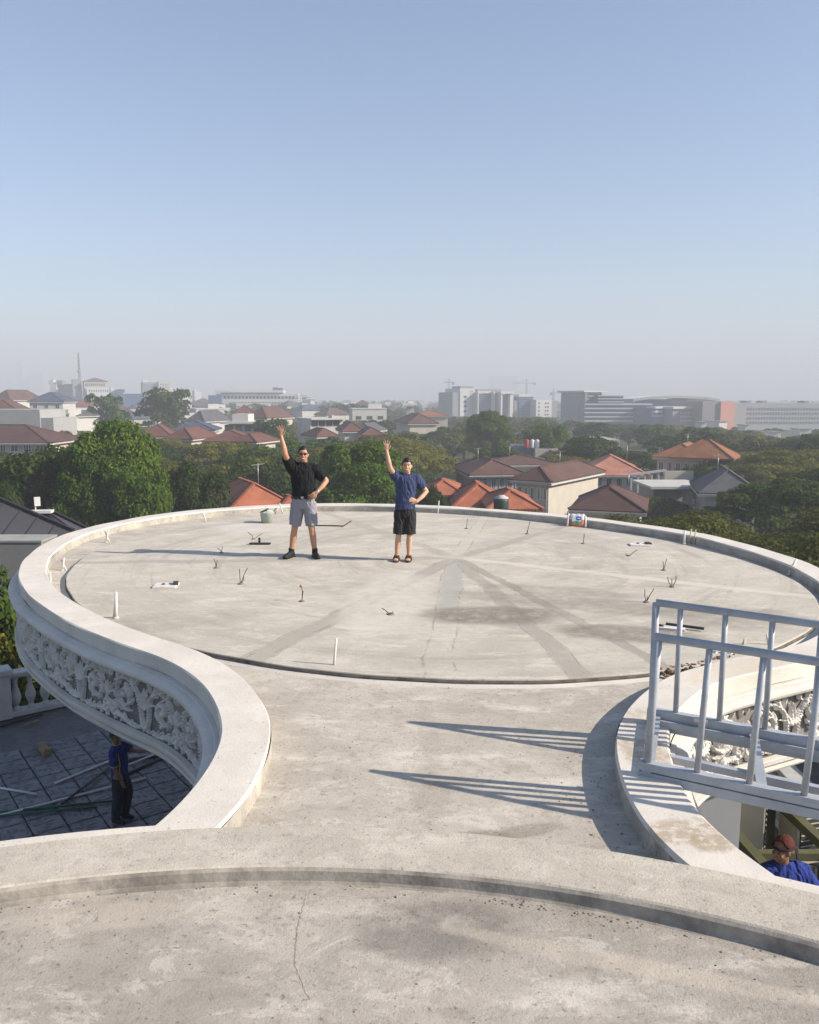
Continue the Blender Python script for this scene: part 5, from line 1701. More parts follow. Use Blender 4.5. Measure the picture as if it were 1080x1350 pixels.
def face(root, rot, c, sc, shades, smile=True):
    def P(o): return c + rot @ (Vector(o) * sc)
    if shades:
        m = MB()
        for q in (-1, 1):
            m.ico(P((q * 0.030, 0.088, 0.006)), (0.027 * sc, 0.009 * sc, 0.018 * sc), 2)
            m.bar(P((q * 0.055, 0.075, 0.010)), P((q * 0.079, -0.01, 0.008)), 0.006, 0.008)
        m.bar(P((-0.012, 0.096, 0.012)), P((0.012, 0.096, 0.012)), 0.006, 0.006)
        m.build("sunglasses", M['lens'], root)
    else:
        for q in (-1, 1):
            MB().ico(P((q * 0.030, 0.081, 0.004)), (0.012 * sc, 0.006 * sc, 0.0045 * sc), 2).build("eye", M['eye'], root)
            MB().bar(P((q * 0.014, 0.084, 0.026)), P((q * 0.048, 0.072, 0.026)), 0.006, 0.004).build("eyebrow", M['hair'], root)
    o = MB().ico(P((0, 0.088, -0.060)), (0.026 * sc, 0.007 * sc, 0.009 * sc), 2).build("mouth", M['lip'], root)
    if smile: MB().ico(P((0, 0.0925, -0.058)), (0.020 * sc, 0.005 * sc, 0.0055 * sc), 2).build("teeth", M['teeth'], o)


def hair_cap(root, rot, c, sc, front=0.03, thick=1.0, name="hair", mat='hair', low=-0.055, fringe=0.0):
    """Short hair: a shell over the skull, cut away over the face."""
    bm = bmesh.new(); bmesh.ops.create_icosphere(bm, subdivisions=4, radius=1.0)
    r_ = random.Random(4)
    keep = []
    for v in bm.verts:
        x, y, z = v.co
        lim = low / 0.1 + (0.95 if y > 0.25 else 0) * min(1, (y - 0.25) * 2.2) + (0.12 if abs(x) > 0.85 else 0)
        v.tag = z > lim - fringe * (y > 0.4)
        k = 1 + (0.028 * math.sin(17 * x + 9 * y) * math.cos(15 * z + 4 * x) + r_.uniform(-0.02, 0.02)) * (1 if name == 'hair' else 0.6)
        o = Vector((x * 0.082 * k * thick, -0.014 + y * 0.102 * k * thick, 0.030 + z * 0.098 * k * thick))
        v.co = c + rot @ (o * sc)
    bmesh.ops.delete(bm, geom=[v for v in bm.verts if not v.tag], context='VERTS')
    g_ = bmesh.ops.extrude_face_region(bm, geom=bm.faces[:])
    for v in [e for e in g_['geom'] if isinstance(e, bmesh.types.BMVert)]:
        v.co = c + (v.co - c) * 0.86
    bmesh.ops.recalc_face_normals(bm, faces=bm.faces)
    me = bpy.data.meshes.new(name); bm.to_mesh(me); bm.free()
    me.polygons.foreach_set('use_smooth', [True] * len(me.polygons))
    return link_mesh(name, me, M[mat], root)


# --- man in black, waving
p_ = px(400, 735, 0)
m1 = thing("person", "man in a black polo shirt, pale grey shorts and sunglasses, waving", "person", (p_[0], p_[1], 0))
b = MB()
HS = 1.03
rot, hc = head(b, (0.035, -0.02, 1.605), (0.06, -1, 0), HS)
limb(b, [(0.035, 0.02, 1.40), (0.035, 0.0, 1.50), (0.035, -0.015, 1.56)], [0.062, 0.058, 0.058], 14)
stack(b, [(0.02, 0, 0.88, 0.13, 0.095), (0.02, 0, 0.98, 0.14, 0.10), (0.02, 0, 1.12, 0.14, 0.10), (0.025, 0, 1.28, 0.155, 0.105), (0.03, 0.01, 1.38, 0.15, 0.09), (0.03, 0.01, 1.43, 0.09, 0.07)])
limb(b, [(-0.155, 0.0, 1.405), (-0.195, -0.12, 1.50), (-0.225, -0.225, 1.615)], [0.058, 0.05, 0.043], 12)
limb(b, [(-0.225, -0.225, 1.615), (-0.24, -0.225, 1.70), (-0.285, -0.205, 1.885)], [0.043, 0.044, 0.027], 12)
hand(b, (-0.285, -0.205, 1.885), (-0.03, 0.0, 1), (0, -1, 0), 1, 0.28, 0.05)
limb(b, [(0.215, 0.01, 1.385), (0.30, 0.04, 1.29), (0.385, 0.055, 1.19)], [0.058, 0.05, 0.042], 12)
limb(b, [(0.385, 0.055, 1.19), (0.335, -0.03, 1.12), (0.245, -0.125, 1.03)], [0.043, 0.042, 0.027], 12)
hand(b, (0.245, -0.125, 1.03), (-0.75, -0.25, -0.55), (-0.35, 0.93, -0.1), 1, 0.15, 0.2)
for (hx, kx, ax, tx) in ((-0.075, -0.125, -0.195, -0.27), (0.115, 0.14, 0.185, 0.25)):
    limb(b, [(hx, 0, 0.90), ((hx + kx) / 2, -0.01, 0.68), (kx, -0.015, 0.49), (kx * 0.8 + ax * 0.2, 0.0, 0.42), (kx * 0.5 + ax * 0.5, 0.02, 0.31), (ax, 0.02, 0.10)], [0.074, 0.072, 0.056, 0.052, 0.056, 0.036], 14)
    limb(b, [(ax, 0.03, 0.06), (ax + (tx - ax) * 0.5, -0.06, 0.045), (tx, -0.13, 0.035)], [0.036, 0.036, 0.028], 10)
remeshed("body", b, 0.0062, M['skin_a'], m1)
face(m1, rot, hc, HS, True)
hair_cap(m1, rot, hc, HS, low=-0.05, fringe=0.05)
m1.scale = (0.955, 0.97, 1.0)
c_ = MB()
stack(c_, [(0.02, 0, 0.93, 0.180, 0.137), (0.02, 0, 1.0, 0.178, 0.137), (0.02, 0, 1.12, 0.178, 0.137), (0.022, 0, 1.26, 0.198, 0.135), (0.025, 0.005, 1.36, 0.200, 0.120), (0.03, 0.01, 1.43, 0.150, 0.095), (0.035, 0.012, 1.475, 0.080, 0.075)], 24)
open_limb(c_, [(-0.09, 0.0, 1.36), (-0.165, -0.015, 1.425), (-0.193, -0.10, 1.495), (-0.211, -0.165, 1.555)], [0.12, 0.098, 0.082, 0.074], 18)
open_limb(c_, [(0.12, 0.01, 1.37), (0.225, 0.012, 1.37), (0.30, 0.035, 1.285), (0.345, 0.048, 1.235)], [0.10, 0.092, 0.086, 0.080], 18)
sh = remeshed("polo_shirt", c_, 0.0068, M['black_cloth'], m1, 3)
m_ = MB()
for i in range(24):
    a0 = 2 * math.pi * i / 24; a1 = 2 * math.pi * (i + 1) / 24
    if abs(math.sin(a0 + 0.13) + 1) < 0.03: continue
    q = []
    for (a, r, z) in ((a0, 0.074, 1.485), (a1, 0.074, 1.485), (a1, 0.094, 1.462), (a0, 0.094, 1.462)):
        q.append((0.035 + r * math.cos(a), 0.0 + r * 0.95 * math.sin(a), z - 0.035 * max(0, -math.sin(a))))
    m_.add(q, [(0, 1, 2, 3), (3, 2, 1, 0)])
m_.build("collar", M['black_cloth'], sh)
MB().ico((0.318, -0.035, 1.32), (0.012, 0.006, 0.013), 1).build("sleeve_emblem", M['teeth'], sh)
for z in (1.40, 1.36): MB().ico((0.033, -0.122, z), 0.006, 1).build("button", M['lens'], sh)
c_ = MB()
stack(c_, [(0.02, 0, 0.78, 0.176, 0.122), (0.02, 0, 0.86, 0.184, 0.134), (0.02, 0, 0.94, 0.178, 0.132), (0.02, 0, 0.985, 0.168, 0.126)], 24)
open_limb(c_, [(-0.07, 0, 0.86), (-0.09, -0.005, 0.72), (-0.125, -0.01, 0.51)], [(0.110, 0.118), (0.104, 0.108), (0.092, 0.098)], 20, (1, 0, 0))
open_limb(c_, [(0.11, 0, 0.86), (0.122, -0.005, 0.72), (0.148, -0.01, 0.51)], [(0.110, 0.118), (0.104, 0.108), (0.092, 0.098)], 20, (1, 0, 0))
remeshed("shorts", c_, 0.0068, M['grey_cloth'], m1, 2)
def belt(root, cx, z, rx, ry, mat, h=0.036, name="belt"):
    m_ = MB(); n = 40
    for i in range(n):
        a0 = 2 * math.pi * i / n; a1 = 2 * math.pi * (i + 1) / n
        def q(a, dz): return (cx + rx * abs(math.cos(a)) ** .85 * (1 if math.cos(a) >= 0 else -1), ry * abs(math.sin(a)) ** .85 * (1 if math.sin(a) >= 0 else -1), z + dz)
        m_.add([q(a0, -h / 2), q(a1, -h / 2), q(a1, h / 2), q(a0, h / 2)], [(0, 1, 2, 3)])
    return m_.build(name, M[mat], root)
bl = belt(m1, 0.02, 0.955, 0.190, 0.146, 'leather')
MB().box((0.02, -0.150, 0.955), (0.04, 0.006, 0.03)).build("buckle", M['silver'], bl)
wr = Vector((0.245, -0.125, 1.03)); wd = (Vector((0.335, -0.03, 1.12)) - wr).normalized()
MB().tube([wr + wd * 0.018, wr + wd * 0.04], 0.034, 12).build("wristwatch", M['silver'], m1)
for (ax, tx) in ((-0.195, -0.275), (0.185, 0.255)):
    c_ = MB()
    limb(c_, [(ax - (tx - ax) * 0.15, 0.055, 0.05), (ax + (tx - ax) * 0.35, -0.04, 0.05), (tx, -0.16, 0.036)], [(0.042, 0.046), (0.048, 0.048), (0.040, 0.032)], 14, (1, 0, 0))
    open_limb(c_, [(ax, 0.03, 0.05), (ax, 0.022, 0.15)], [0.050, 0.046], 14)
    c_.box((ax + (tx - ax) * 0.35, -0.045, 0.012), (0.085, 0.25, 0.024), math.atan2(tx - ax, 0.17))
    remeshed("shoe", c_, 0.007, M['shoe_black'], m1, 2)

# --- younger man in navy
p_ = px(531, 739, 0)
m2 = thing("person", "young man in a navy T-shirt, dark shorts and sandals, waving", "person", (p_[0], p_[1], 0))
b = MB()
rot, hc = head(b, (0.075, -0.02, 1.495), (-0.03, -1, 0), 0.97)
limb(b, [(0.07, 0.02, 1.30), (0.072, 0.0, 1.40), (0.074, -0.01, 1.45)], [0.056, 0.051, 0.052], 14)
stack(b, [(0.04, 0, 0.80, 0.115, 0.085), (0.04, 0, 0.90, 0.115, 0.085), (0.045, 0, 1.05, 0.115, 0.085), (0.06, 0, 1.18, 0.135, 0.092), (0.07, 0.01, 1.28, 0.14, 0.08), (0.07, 0.01, 1.33, 0.08, 0.06)])
limb(b, [(-0.085, 0.0, 1.305), (-0.145, -0.10, 1.385), (-0.195, -0.19, 1.475)], [0.052, 0.044, 0.038], 12)
limb(b, [(-0.195, -0.19, 1.475), (-0.215, -0.20, 1.56), (-0.25, -0.19, 1.735)], [0.038, 0.039, 0.024], 12)
hand(b, (-0.25, -0.19, 1.735), (-0.02, 0.0, 1), (0, -1, 0), 1, 0.32, 0.05, 0.95)
limb(b, [(0.225, 0.01, 1.29), (0.31, 0.045, 1.185), (0.385, 0.06, 1.085)], [0.052, 0.044, 0.038], 12)
limb(b, [(0.385, 0.06, 1.085), (0.31, -0.015, 1.01), (0.225, -0.085, 0.945)], [0.039, 0.038, 0.025], 12)
hand(b, (0.225, -0.085, 0.945), (-0.85, -0.20, 0.30), (-0.35, 0.93, -0.1), 1, 0.05, 0.75, 0.95)
for (hx, kx, ax) in ((-0.035, -0.062, -0.098), (0.115, 0.11, 0.10)):
    limb(b, [(hx, 0, 0.82), ((hx + kx) / 2, -0.01, 0.62), (kx, -0.015, 0.45), (kx * 0.8 + ax * 0.2, 0.0, 0.38), (kx * 0.5 + ax * 0.5, 0.02, 0.28), (ax, 0.02, 0.09)], [0.066, 0.064, 0.05, 0.046, 0.05, 0.033], 14)
    limb(b, [(ax, 0.03, 0.055), (ax - 0.01, -0.06, 0.045), (ax - 0.015, -0.145, 0.033)], [(0.033, 0.033), (0.040, 0.026), (0.042, 0.016)], 12, (1, 0, 0))
remeshed("body", b, 0.0060, M['skin_b'], m2)
face(m2, rot, hc, 0.97, False)
hair_cap(m2, rot, hc, 0.97, thick=1.035, low=-0.05, fringe=0.10)
m2.scale = (0.93, 0.95, 0.97)
c_ = MB()
stack(c_, [(0.042, 0, 0.825, 0.166, 0.128), (0.042, 0, 0.90, 0.152, 0.118), (0.045, 0, 1.03, 0.150, 0.115), (0.058, 0, 1.16, 0.168, 0.118), (0.066, 0.005, 1.26, 0.178, 0.108), (0.070, 0.01, 1.33, 0.130, 0.085), (0.071, 0.012, 1.365, 0.072, 0.066)], 24)
open_limb(c_, [(-0.02, 0.0, 1.27), (-0.09, -0.012, 1.325), (-0.13, -0.07, 1.375), (-0.155, -0.115, 1.412)], [0.105, 0.085, 0.072, 0.066], 18)
open_limb(c_, [(0.14, 0.01, 1.285), (0.232, 0.014, 1.28), (0.30, 0.04, 1.195), (0.333, 0.05, 1.15)], [0.09, 0.082, 0.074, 0.068], 18)
sh = remeshed("tee_shirt", c_, 0.0066, M['navy_cloth'], m2, 3)
m_ = MB()
m_.tube([(0.071 + 0.072 * math.cos(a), 0.012 + 0.066 * math.sin(a), 1.362 - 0.03 * max(0, -math.sin(a))) for a in np.linspace(0, 2 * math.pi, 25)], 0.008, 6)
m_.build("neckline", M['navy_cloth'], sh)
c_ = MB()
stack(c_, [(0.04, 0, 0.70, 0.152, 0.108), (0.04, 0, 0.78, 0.158, 0.118), (0.04, 0, 0.87, 0.152, 0.114)], 24)
open_limb(c_, [(-0.035, 0, 0.78), (-0.045, -0.005, 0.62), (-0.060, -0.01, 0.43)], [(0.100, 0.108), (0.096, 0.1), (0.090, 0.092)], 20, (1, 0, 0))
open_limb(c_, [(0.115, 0, 0.78), (0.118, -0.005, 0.62), (0.120, -0.01, 0.43)], [(0.100, 0.108), (0.096, 0.1), (0.090, 0.092)], 20, (1, 0, 0))
remeshed("shorts", c_, 0.0068, M['dark_cloth'], m2, 2)
for ax in (-0.098, 0.10):
    s_ = MB().prism([(ax - 0.01 + 0.05 * math.cos(a) * (1.0 if math.sin(a) < 0 else 0.82), -0.055 + 0.135 * math.sin(a)) for a in np.linspace(0, 2 * math.pi, 20, endpoint=False)], 0.0, 0.024).build("sandal", M['sandal'], m2)
    for y0 in (-0.10, -0.045, 0.01):
        MB().tube([(ax - 0.055, y0, 0.02), (ax - 0.035, y0, 0.058 + (y0 + 0.1) * 0.15), (ax + 0.005, y0, 0.072 + (y0 + 0.1) * 0.2), (ax + 0.035, y0, 0.055 + (y0 + 0.1) * 0.15), (ax + 0.045, y0, 0.02)], 0.012, 6).build("strap", M['sandal'], s_)

# --- worker below the left edge, in profile
p_ = px(161, 1082, TZ)
m3 = thing("person", "worker in a yellow-striped royal blue jersey in the shade under the round roof", "person", (p_[0], p_[1], TZ + 0.02))
m3.scale = (0.96, 0.96, 0.96)
b = MB()
rot, hc = head(b, (-0.04, 0.0, 1.55), (0.85, -0.5, 0), 1.0)
limb(b, [(-0.03, 0, 1.36), (-0.035, 0, 1.45), (-0.04, 0, 1.50)], [0.06, 0.055, 0.055])
stack(b, [(0, 0, 0.86, 0.11, 0.12), (0, 0, 1.0, 0.105, 0.125), (-0.01, 0, 1.2, 0.115, 0.14), (-0.02, 0, 1.34, 0.10, 0.14), (-0.03, 0, 1.38, 0.07, 0.08)])
limb(b, [(-0.03, -0.17, 1.31), (-0.02, -0.20, 1.17), (0.0, -0.20, 1.04)], [0.054, 0.046, 0.04])
limb(b, [(0.0, -0.20, 1.04), (0.04, -0.20, 0.94), (0.09, -0.18, 0.82)], [0.04, 0.039, 0.026])
hand(b, (0.09, -0.18, 0.82), (0.3, 0.05, -1), (0.3, 0.9, 0), -1, 0.1, 0.3)
limb(b, [(-0.02, 0.16, 1.32), (0.12, 0.15, 1.27), (0.24, 0.10, 1.25)], [0.054, 0.046, 0.04])
limb(b, [(0.24, 0.10, 1.25), (0.36, 0.04, 1.26), (0.48, 0.0, 1.28)], [0.04, 0.038, 0.026])
hand(b, (0.48, 0.0, 1.28), (1, -0.1, 0.05), (0, 0, -1), 1, 0.12, 0.2)
for (y, kx, ax, ay) in ((-0.09, -0.02, -0.07, -0.11), (0.09, 0.10, 0.02, 0.09)):
    limb(b, [(0, y, 0.88), (kx * 0.6, y, 0.66), (kx, y, 0.47), (kx * 0.5 + ax * 0.5, ay, 0.3), (ax, ay, 0.08)], [0.088, 0.075, 0.055, 0.052, 0.036])
    limb(b, [(ax - 0.03, ay, 0.05), (ax + 0.06, ay - 0.03, 0.04), (ax + 0.15, ay - 0.06, 0.03)], [0.034, 0.034, 0.026])
remeshed("body", b, 0.008, M['skin_c'], m3)
face(m3, rot, hc, 1.0, False, False)
hair_cap(m3, rot, hc, 1.0, thick=1.04, low=-0.05)
c_ = MB()
stack(c_, [(0, 0, 0.80, 0.135, 0.155), (0, 0, 0.95, 0.13, 0.155), (-0.005, 0, 1.15, 0.14, 0.165), (-0.018, 0, 1.30, 0.128, 0.165), (-0.025, 0, 1.37, 0.09, 0.12), (-0.03, 0, 1.41, 0.065, 0.068)], 22)
open_limb(c_, [(-0.02, -0.10, 1.32), (-0.028, -0.17, 1.30), (-0.015, -0.205, 1.18), (-0.008, -0.208, 1.10)], [0.085, 0.076, 0.068, 0.066])
open_limb(c_, [(-0.02, 0.08, 1.32), (0.0, 0.16, 1.315), (0.10, 0.155, 1.275), (0.17, 0.13, 1.262)], [0.085, 0.076, 0.07, 0.066])
sh = remeshed("jersey", c_, 0.0085, M['blue_cloth'], m3, 3)
MB().tube([(0.045, -0.165, 1.30), (0.075, -0.165, 1.12), (0.06, -0.163, 0.98), (0.10, -0.145, 0.82)], 0.012, 6).build("stripe", M['yellow'], sh)
MB().tube([(-0.008 + 0.068 * math.cos(a), -0.208 + 0.068 * math.sin(a), 1.105) for a in np.linspace(0, 2 * math.pi, 17)], 0.009, 6).build("sleeve_trim", M['yellow'], sh)
MB().tube([(-0.03 + 0.064 * math.cos(a), 0.066 * math.sin(a), 1.412) for a in np.linspace(0, 2 * math.pi, 17)], 0.009, 6).build("collar", M['yellow'], sh)
c_ = MB()
stack(c_, [(0, 0, 0.72, 0.125, 0.14), (0, 0, 0.85, 0.13, 0.145), (0, 0, 0.93, 0.125, 0.145)])
for (y, kx, ax, ay) in ((-0.085, -0.02, -0.07, -0.11), (0.085, 0.10, 0.02, 0.09)):
    open_limb(c_, [(0, y, 0.82), (kx * 0.6, y, 0.66), (kx, y, 0.47), (kx * 0.5 + ax * 0.5, ay, 0.28), (ax, ay, 0.07)], [0.105, 0.098, 0.085, 0.076, 0.068])
remeshed("trousers", c_, 0.009, M['trouser'], m3, 2)
for (ax, ay) in ((-0.07, -0.11), (0.02, 0.09)):
    c_ = MB(); limb(c_, [(ax - 0.04, ay + 0.01, 0.038), (ax + 0.05, ay - 0.02, 0.04), (ax + 0.16, ay - 0.065, 0.03)], [0.042, 0.046, 0.034])
    remeshed("shoe", c_, 0.009, M['shoe_black'], m3, 1)

# --- worker on the right with a headscarf, seen from the chest up
m4 = thing("person", "worker in a plain royal blue shirt with a maroon headscarf beside the green steel frame", "person", (px(1036, 1112, -1.95)[0], px(1036, 1112, -1.95)[1], -3.48))
b = MB()
rot, hc = head(b, (-0.06, -0.06, 1.50), (-0.9, -0.42, -0.12), 1.05)
limb(b, [(-0.02, 0, 1.30), (-0.04, -0.03, 1.40), (-0.05, -0.05, 1.46)], [0.066, 0.06, 0.06])
stack(b, [(0.06, 0, 0.80, 0.15, 0.11), (0.05, 0, 0.95, 0.16, 0.11), (0.03, 0, 1.12, 0.17, 0.115), (0.0, 0.0, 1.26, 0.16, 0.1), (-0.01, 0.0, 1.32, 0.09, 0.075)])
limb(b, [(-0.17, -0.01, 1.25), (-0.25, -0.10, 1.12), (-0.28, -0.20, 1.00)], [0.058, 0.05, 0.043])
limb(b, [(-0.28, -0.20, 1.00), (-0.22, -0.30, 0.95), (-0.14, -0.38, 0.93)], [0.043, 0.04, 0.028])
hand(b, (-0.14, -0.38, 0.93), (0.8, -0.5, -0.1), (0, 0, -1), 1, 0.1, 0.3)
limb(b, [(0.19, 0.0, 1.24), (0.27, -0.02, 1.10), (0.30, -0.08, 0.97)], [0.06, 0.052, 0.044])
limb(b, [(0.30, -0.08, 0.97), (0.24, -0.20, 0.92), (0.16, -0.30, 0.90)], [0.044, 0.041, 0.028])
hand(b, (0.16, -0.30, 0.90), (-0.7, -0.6, -0.1), (0, 0, -1), -1, 0.1, 0.3)
for (hx, kx) in ((-0.03, -0.05), (0.14, 0.16)):
    limb(b, [(hx, 0, 0.84), ((hx + kx) / 2, 0, 0.64), (kx, 0, 0.46), (kx, 0.02, 0.28), (kx, 0.02, 0.07)], [0.09, 0.078, 0.056, 0.054, 0.036])
    limb(b, [(kx, 0.03, 0.045), (kx, -0.06, 0.04), (kx, -0.14, 0.03)], [0.034, 0.034, 0.026])
remeshed("body", b, 0.008, M['skin_c'], m4)
face(m4, rot, hc, 1.05, False, False)
hs = hair_cap(m4, rot, hc, 1.04, thick=1.10, name="headscarf", mat='headscarf', low=-0.01)
bm_ = MB(); q_ = [hc + rot @ Vector((0.088 * math.sin(a), -0.014 + 0.106 * math.cos(a), 0.045 - 0.035 * math.cos(a) * 0 - 0.02 * (1 - math.cos(a)) * 0.5)) for a in np.linspace(0, 2 * math.pi, 25)]
bm_.tube(q_, 0.014, 8); bm_.build("scarf_band", M['scarf_dark'], hs)
kn = hc + rot @ Vector((0.02, -0.125, 0.02))
bm_ = MB().ico(kn, (0.028, 0.03, 0.024), 2)
limb(bm_, [kn, kn + Vector((0.05, 0.02, -0.07)), kn + Vector((0.06, 0.0, -0.16))], [(0.018, 0.008), (0.026, 0.008), (0.03, 0.006)], 8)
bm_.build("scarf_knot", M['scarf_dark'], hs)
c_ = MB()
stack(c_, [(0.06, 0, 0.74, 0.18, 0.14), (0.05, 0, 0.95, 0.19, 0.14), (0.03, 0, 1.12, 0.205, 0.14), (0.0, 0.0, 1.24, 0.195, 0.125), (-0.01, 0.0, 1.31, 0.12, 0.09), (-0.015, 0, 1.345, 0.078, 0.075)], 24)
open_limb(c_, [(-0.08, 0, 1.24), (-0.165, -0.01, 1.235), (-0.235, -0.085, 1.13), (-0.262, -0.14, 1.06)], [0.10, 0.088, 0.078, 0.072])
open_limb(c_, [(0.10, 0, 1.24), (0.19, 0.0, 1.225), (0.262, -0.02, 1.11), (0.285, -0.05, 1.03)], [0.10, 0.09, 0.08, 0.074])
remeshed("shirt", c_, 0.0085, M['blue_cloth'], m4, 3)
c_ = MB()
stack(c_, [(0.055, 0, 0.70, 0.155, 0.125), (0.055, 0, 0.88, 0.165, 0.13)])
for (hx, kx) in ((-0.03, -0.05), (0.14, 0.16)):
    open_limb(c_, [(hx, 0, 0.80), ((hx + kx) / 2, 0, 0.64), (kx, 0, 0.46), (kx, 0.02, 0.06)], [0.105, 0.098, 0.085, 0.07])
remeshed("trousers", c_, 0.009, M['trouser'], m4, 2)
for kx in (-0.05, 0.16):
    c_ = MB(); limb(c_, [(kx, 0.06, 0.04), (kx, -0.05, 0.042), (kx, -0.16, 0.032)], [0.042, 0.046, 0.034])
    remeshed("shoe", c_, 0.009, M['shoe_black'], m4, 1)

# ------------------------------------------------------------------ plant yard beside the right-hand worker
M['olive_steel'] = plain("olive_primer_steel", (0.105, 0.105, 0.05), 0.6, 0.2, 3, 0.15, 40)
M['ac_white'] = plain("ivory_casing", (0.52, 0.48, 0.38), 0.5, 0.08, 2)
M['grille'] = plain("dark_grille", (0.05, 0.055, 0.055), 0.5, 0.1, 10)
fr = thing("equipment_rack", "olive green steel frame standing on the lower terrace behind the man in the headscarf", "rack", (0, 0, 0))
def beam(p, q, w=0.12, h=0.12): MB().bar(p, q, w, h).build("beam", M['olive_steel'], fr)
zt = -3.05
beam((4.05, 10.9, zt), (4.25, 8.3, zt)); beam((5.05, 10.9, zt), (5.25, 8.3, zt)); beam((5.85, 10.9, zt), (5.95, 8.2, zt))
beam((4.05, 10.85, zt - 0.01), (6.0, 10.85, zt - 0.01), 0.1, 0.1); beam((4.15, 9.3, zt - 0.012), (6.0, 9.3, zt - 0.012), 0.1, 0.1); beam((4.25, 8.3, zt - 0.01), (6.0, 8.2, zt - 0.01), 0.1, 0.1)
for (x, y) in ((4.08, 10.8), (4.22, 8.4), (5.07, 10.8), (5.23, 8.4), (5.86, 10.8), (5.93, 8.3)):
    MB().box((x, y, (TZ + zt) / 2 - 0.04), (0.1, 0.1, zt - TZ - 0.06)).build("post", M['olive_steel'], fr)
beam((4.1, 10.0, -4.2), (6.0, 10.0, -4.2), 0.1, 0.1); beam((4.1, 9.3, TZ + 0.56), (6.0, 9.3, TZ + 0.56), 0.1, 0.1)
t = thing("work_platform", "steel trestle platform under the man in the headscarf", "platform", (px(1036, 1112, -1.95)[0], px(1036, 1112, -1.95)[1], TZ))
MB().box((0, 0, 1.195), (1.0, 0.8, 0.05)).build("deck", M['olive_steel'], t)
for sx in (-0.45, 0.45):
    for sy in (-0.35, 0.35): MB().box((sx, sy, 0.58), (0.05, 0.05, 1.17)).build("leg", M['olive_steel'], t)


def ac_unit(x, y, z, rz, label):
    t = thing("air_conditioner", label, "air conditioner", (x, y, z), rz, "air conditioner units in the plant yard")
    MB().box((0, 0, 0.45), (0.95, 0.36, 0.86)).build("casing", M['ac_white'], t, bevel=0.015)
    MB().box((-0.1, -0.185, 0.46), (0.66, 0.03, 0.70)).build("grille_panel", M['grille'], t)
    for k in range(9): MB().box((-0.1, -0.205, 0.15 + k * 0.077), (0.66, 0.012, 0.012)).build("louvre", M['ac_white'], t)
    MB().lathe([(0.0, 0), (0.28, 0), (0.29, 0.02), (0.0, 0.03)], n=20).build("fan_guard", M['grille'], t)
    t.children[-1].rotation_euler = (R(90), 0, 0); t.children[-1].location = (-0.1, -0.2, 0.46)
    for sx in (-0.35, 0.35): MB().box((sx, 0, 0.01), (0.08, 0.4, 0.04)).build("foot", M['grille'], t)
ac_unit(4.62, 10.6, -3.6, R(75), "ivory outdoor air conditioner with its grille side to the camera, beside the grey storey wall")
ac_unit(5.55, 10.45, -3.75, R(15), "ivory outdoor air conditioner boxed inside the olive green frame")
t = thing("air_vent", "cream louvred ventilation box on the wall end beside the air conditioner", "vent", (3.9, 10.2, -3.2))
MB().box((0, 0, 0), (0.5, 0.3, 1.1)).build("casing", M['ac_white'], t)
for k in range(6): MB().box((0.02, -0.16, -0.42 + k * 0.17), (0.30, 0.03, 0.10)).build("louvre", M['grille'], t)

# ------------------------------------------------------------------ things lying on the lower terrace
M['pvc_white'] = plain("white_pvc", (0.62, 0.63, 0.64), 0.4, 0.05, 5)
M['pipe_green'] = plain("green_hose", (0.02, 0.11, 0.07), 0.4, 0.1, 5)
M['dark_steel'] = plain("dark_steel_bar", (0.035, 0.037, 0.04), 0.5, 0.2, 5)
M['wood'] = plain("raw_timber", (0.24, 0.17, 0.10), 0.8, 0.25, 6, 0.3, 30)
def stick(name, label, cat, p, q, r, mat, z=TZ + 0.045, lift=0.0, group=None):
    a, b = px(p[0], p[1], z), px(q[0], q[1], z)
    m = MB().tube([a, ((a[0] + b[0]) / 2, (a[1] + b[1]) / 2, z), (b[0], b[1], b[2] + lift)], r, 8)
    return tag(m.build(name, M[mat]), label, cat, group)
stick("white_pipe", "longest white plastic pipe, lying past the striped worker's feet", "pipe", (-20, 1080), (192, 1026), 0.022, 'pvc_white')
stick("white_pipe", "white plastic pipe slanting up to the striped worker's elbow", "pipe", (72, 1033), (150, 1001), 0.022, 'pvc_white')
stick("white_pipe", "short white pipe ending at the left edge above the long one", "pipe", (-12, 1037), (49, 1047), 0.02, 'pvc_white')
stick("white_pipe", "white pipe stub right behind the striped worker", "pipe", (165, 1010), (205, 994), 0.02, 'pvc_white', z=TZ + 0.09)
stick("green_hose", "green hose across the paving in front of the striped worker's shoes", "hose", (-20, 1072), (150, 1056), 0.02, 'pipe_green')
stick("green_hose", "second green hose, just below the first one", "hose", (-20, 1077), (128, 1064), 0.018, 'pipe_green')
stick("steel_bar", "dark steel bar running from the paving joint up behind the worker's back", "bar", (82, 1060), (146, 1010), 0.025, 'dark_steel', z=TZ + 0.07)
stick("steel_bar", "thick dark bar lying right of the striped worker's hip", "bar", (168, 1003), (208, 996), 0.04, 'dark_steel')
stick("steel_bar", "dark bar slanting below the thick one right of the striped worker", "bar", (166, 1022), (216, 998), 0.03, 'dark_steel')
stick("steel_bar", "long dark rod on the bare screed near the balustrade", "bar", (0, 957), (55, 941), 0.04, 'dark_steel')
stick("wood_strip", "thin pale strip of wood on the bare screed by the long dark rod", "wood", (32, 957), (50, 950), 0.025, 'wood')
a = px(58, 986, TZ + 0.1)
t = thing("timber_block", "short piece of raw timber on the paving left of the striped worker", "timber", (a[0], a[1], TZ + 0.075), -0.9)
MB().box((0, 0, 0), (0.55, 0.16, 0.11)).build("block", M['wood'], t, bevel=0.01)
MB().box((0.24, 0.02, 0.08), (0.12, 0.14, 0.05)).build("offcut", M['wood'], t)

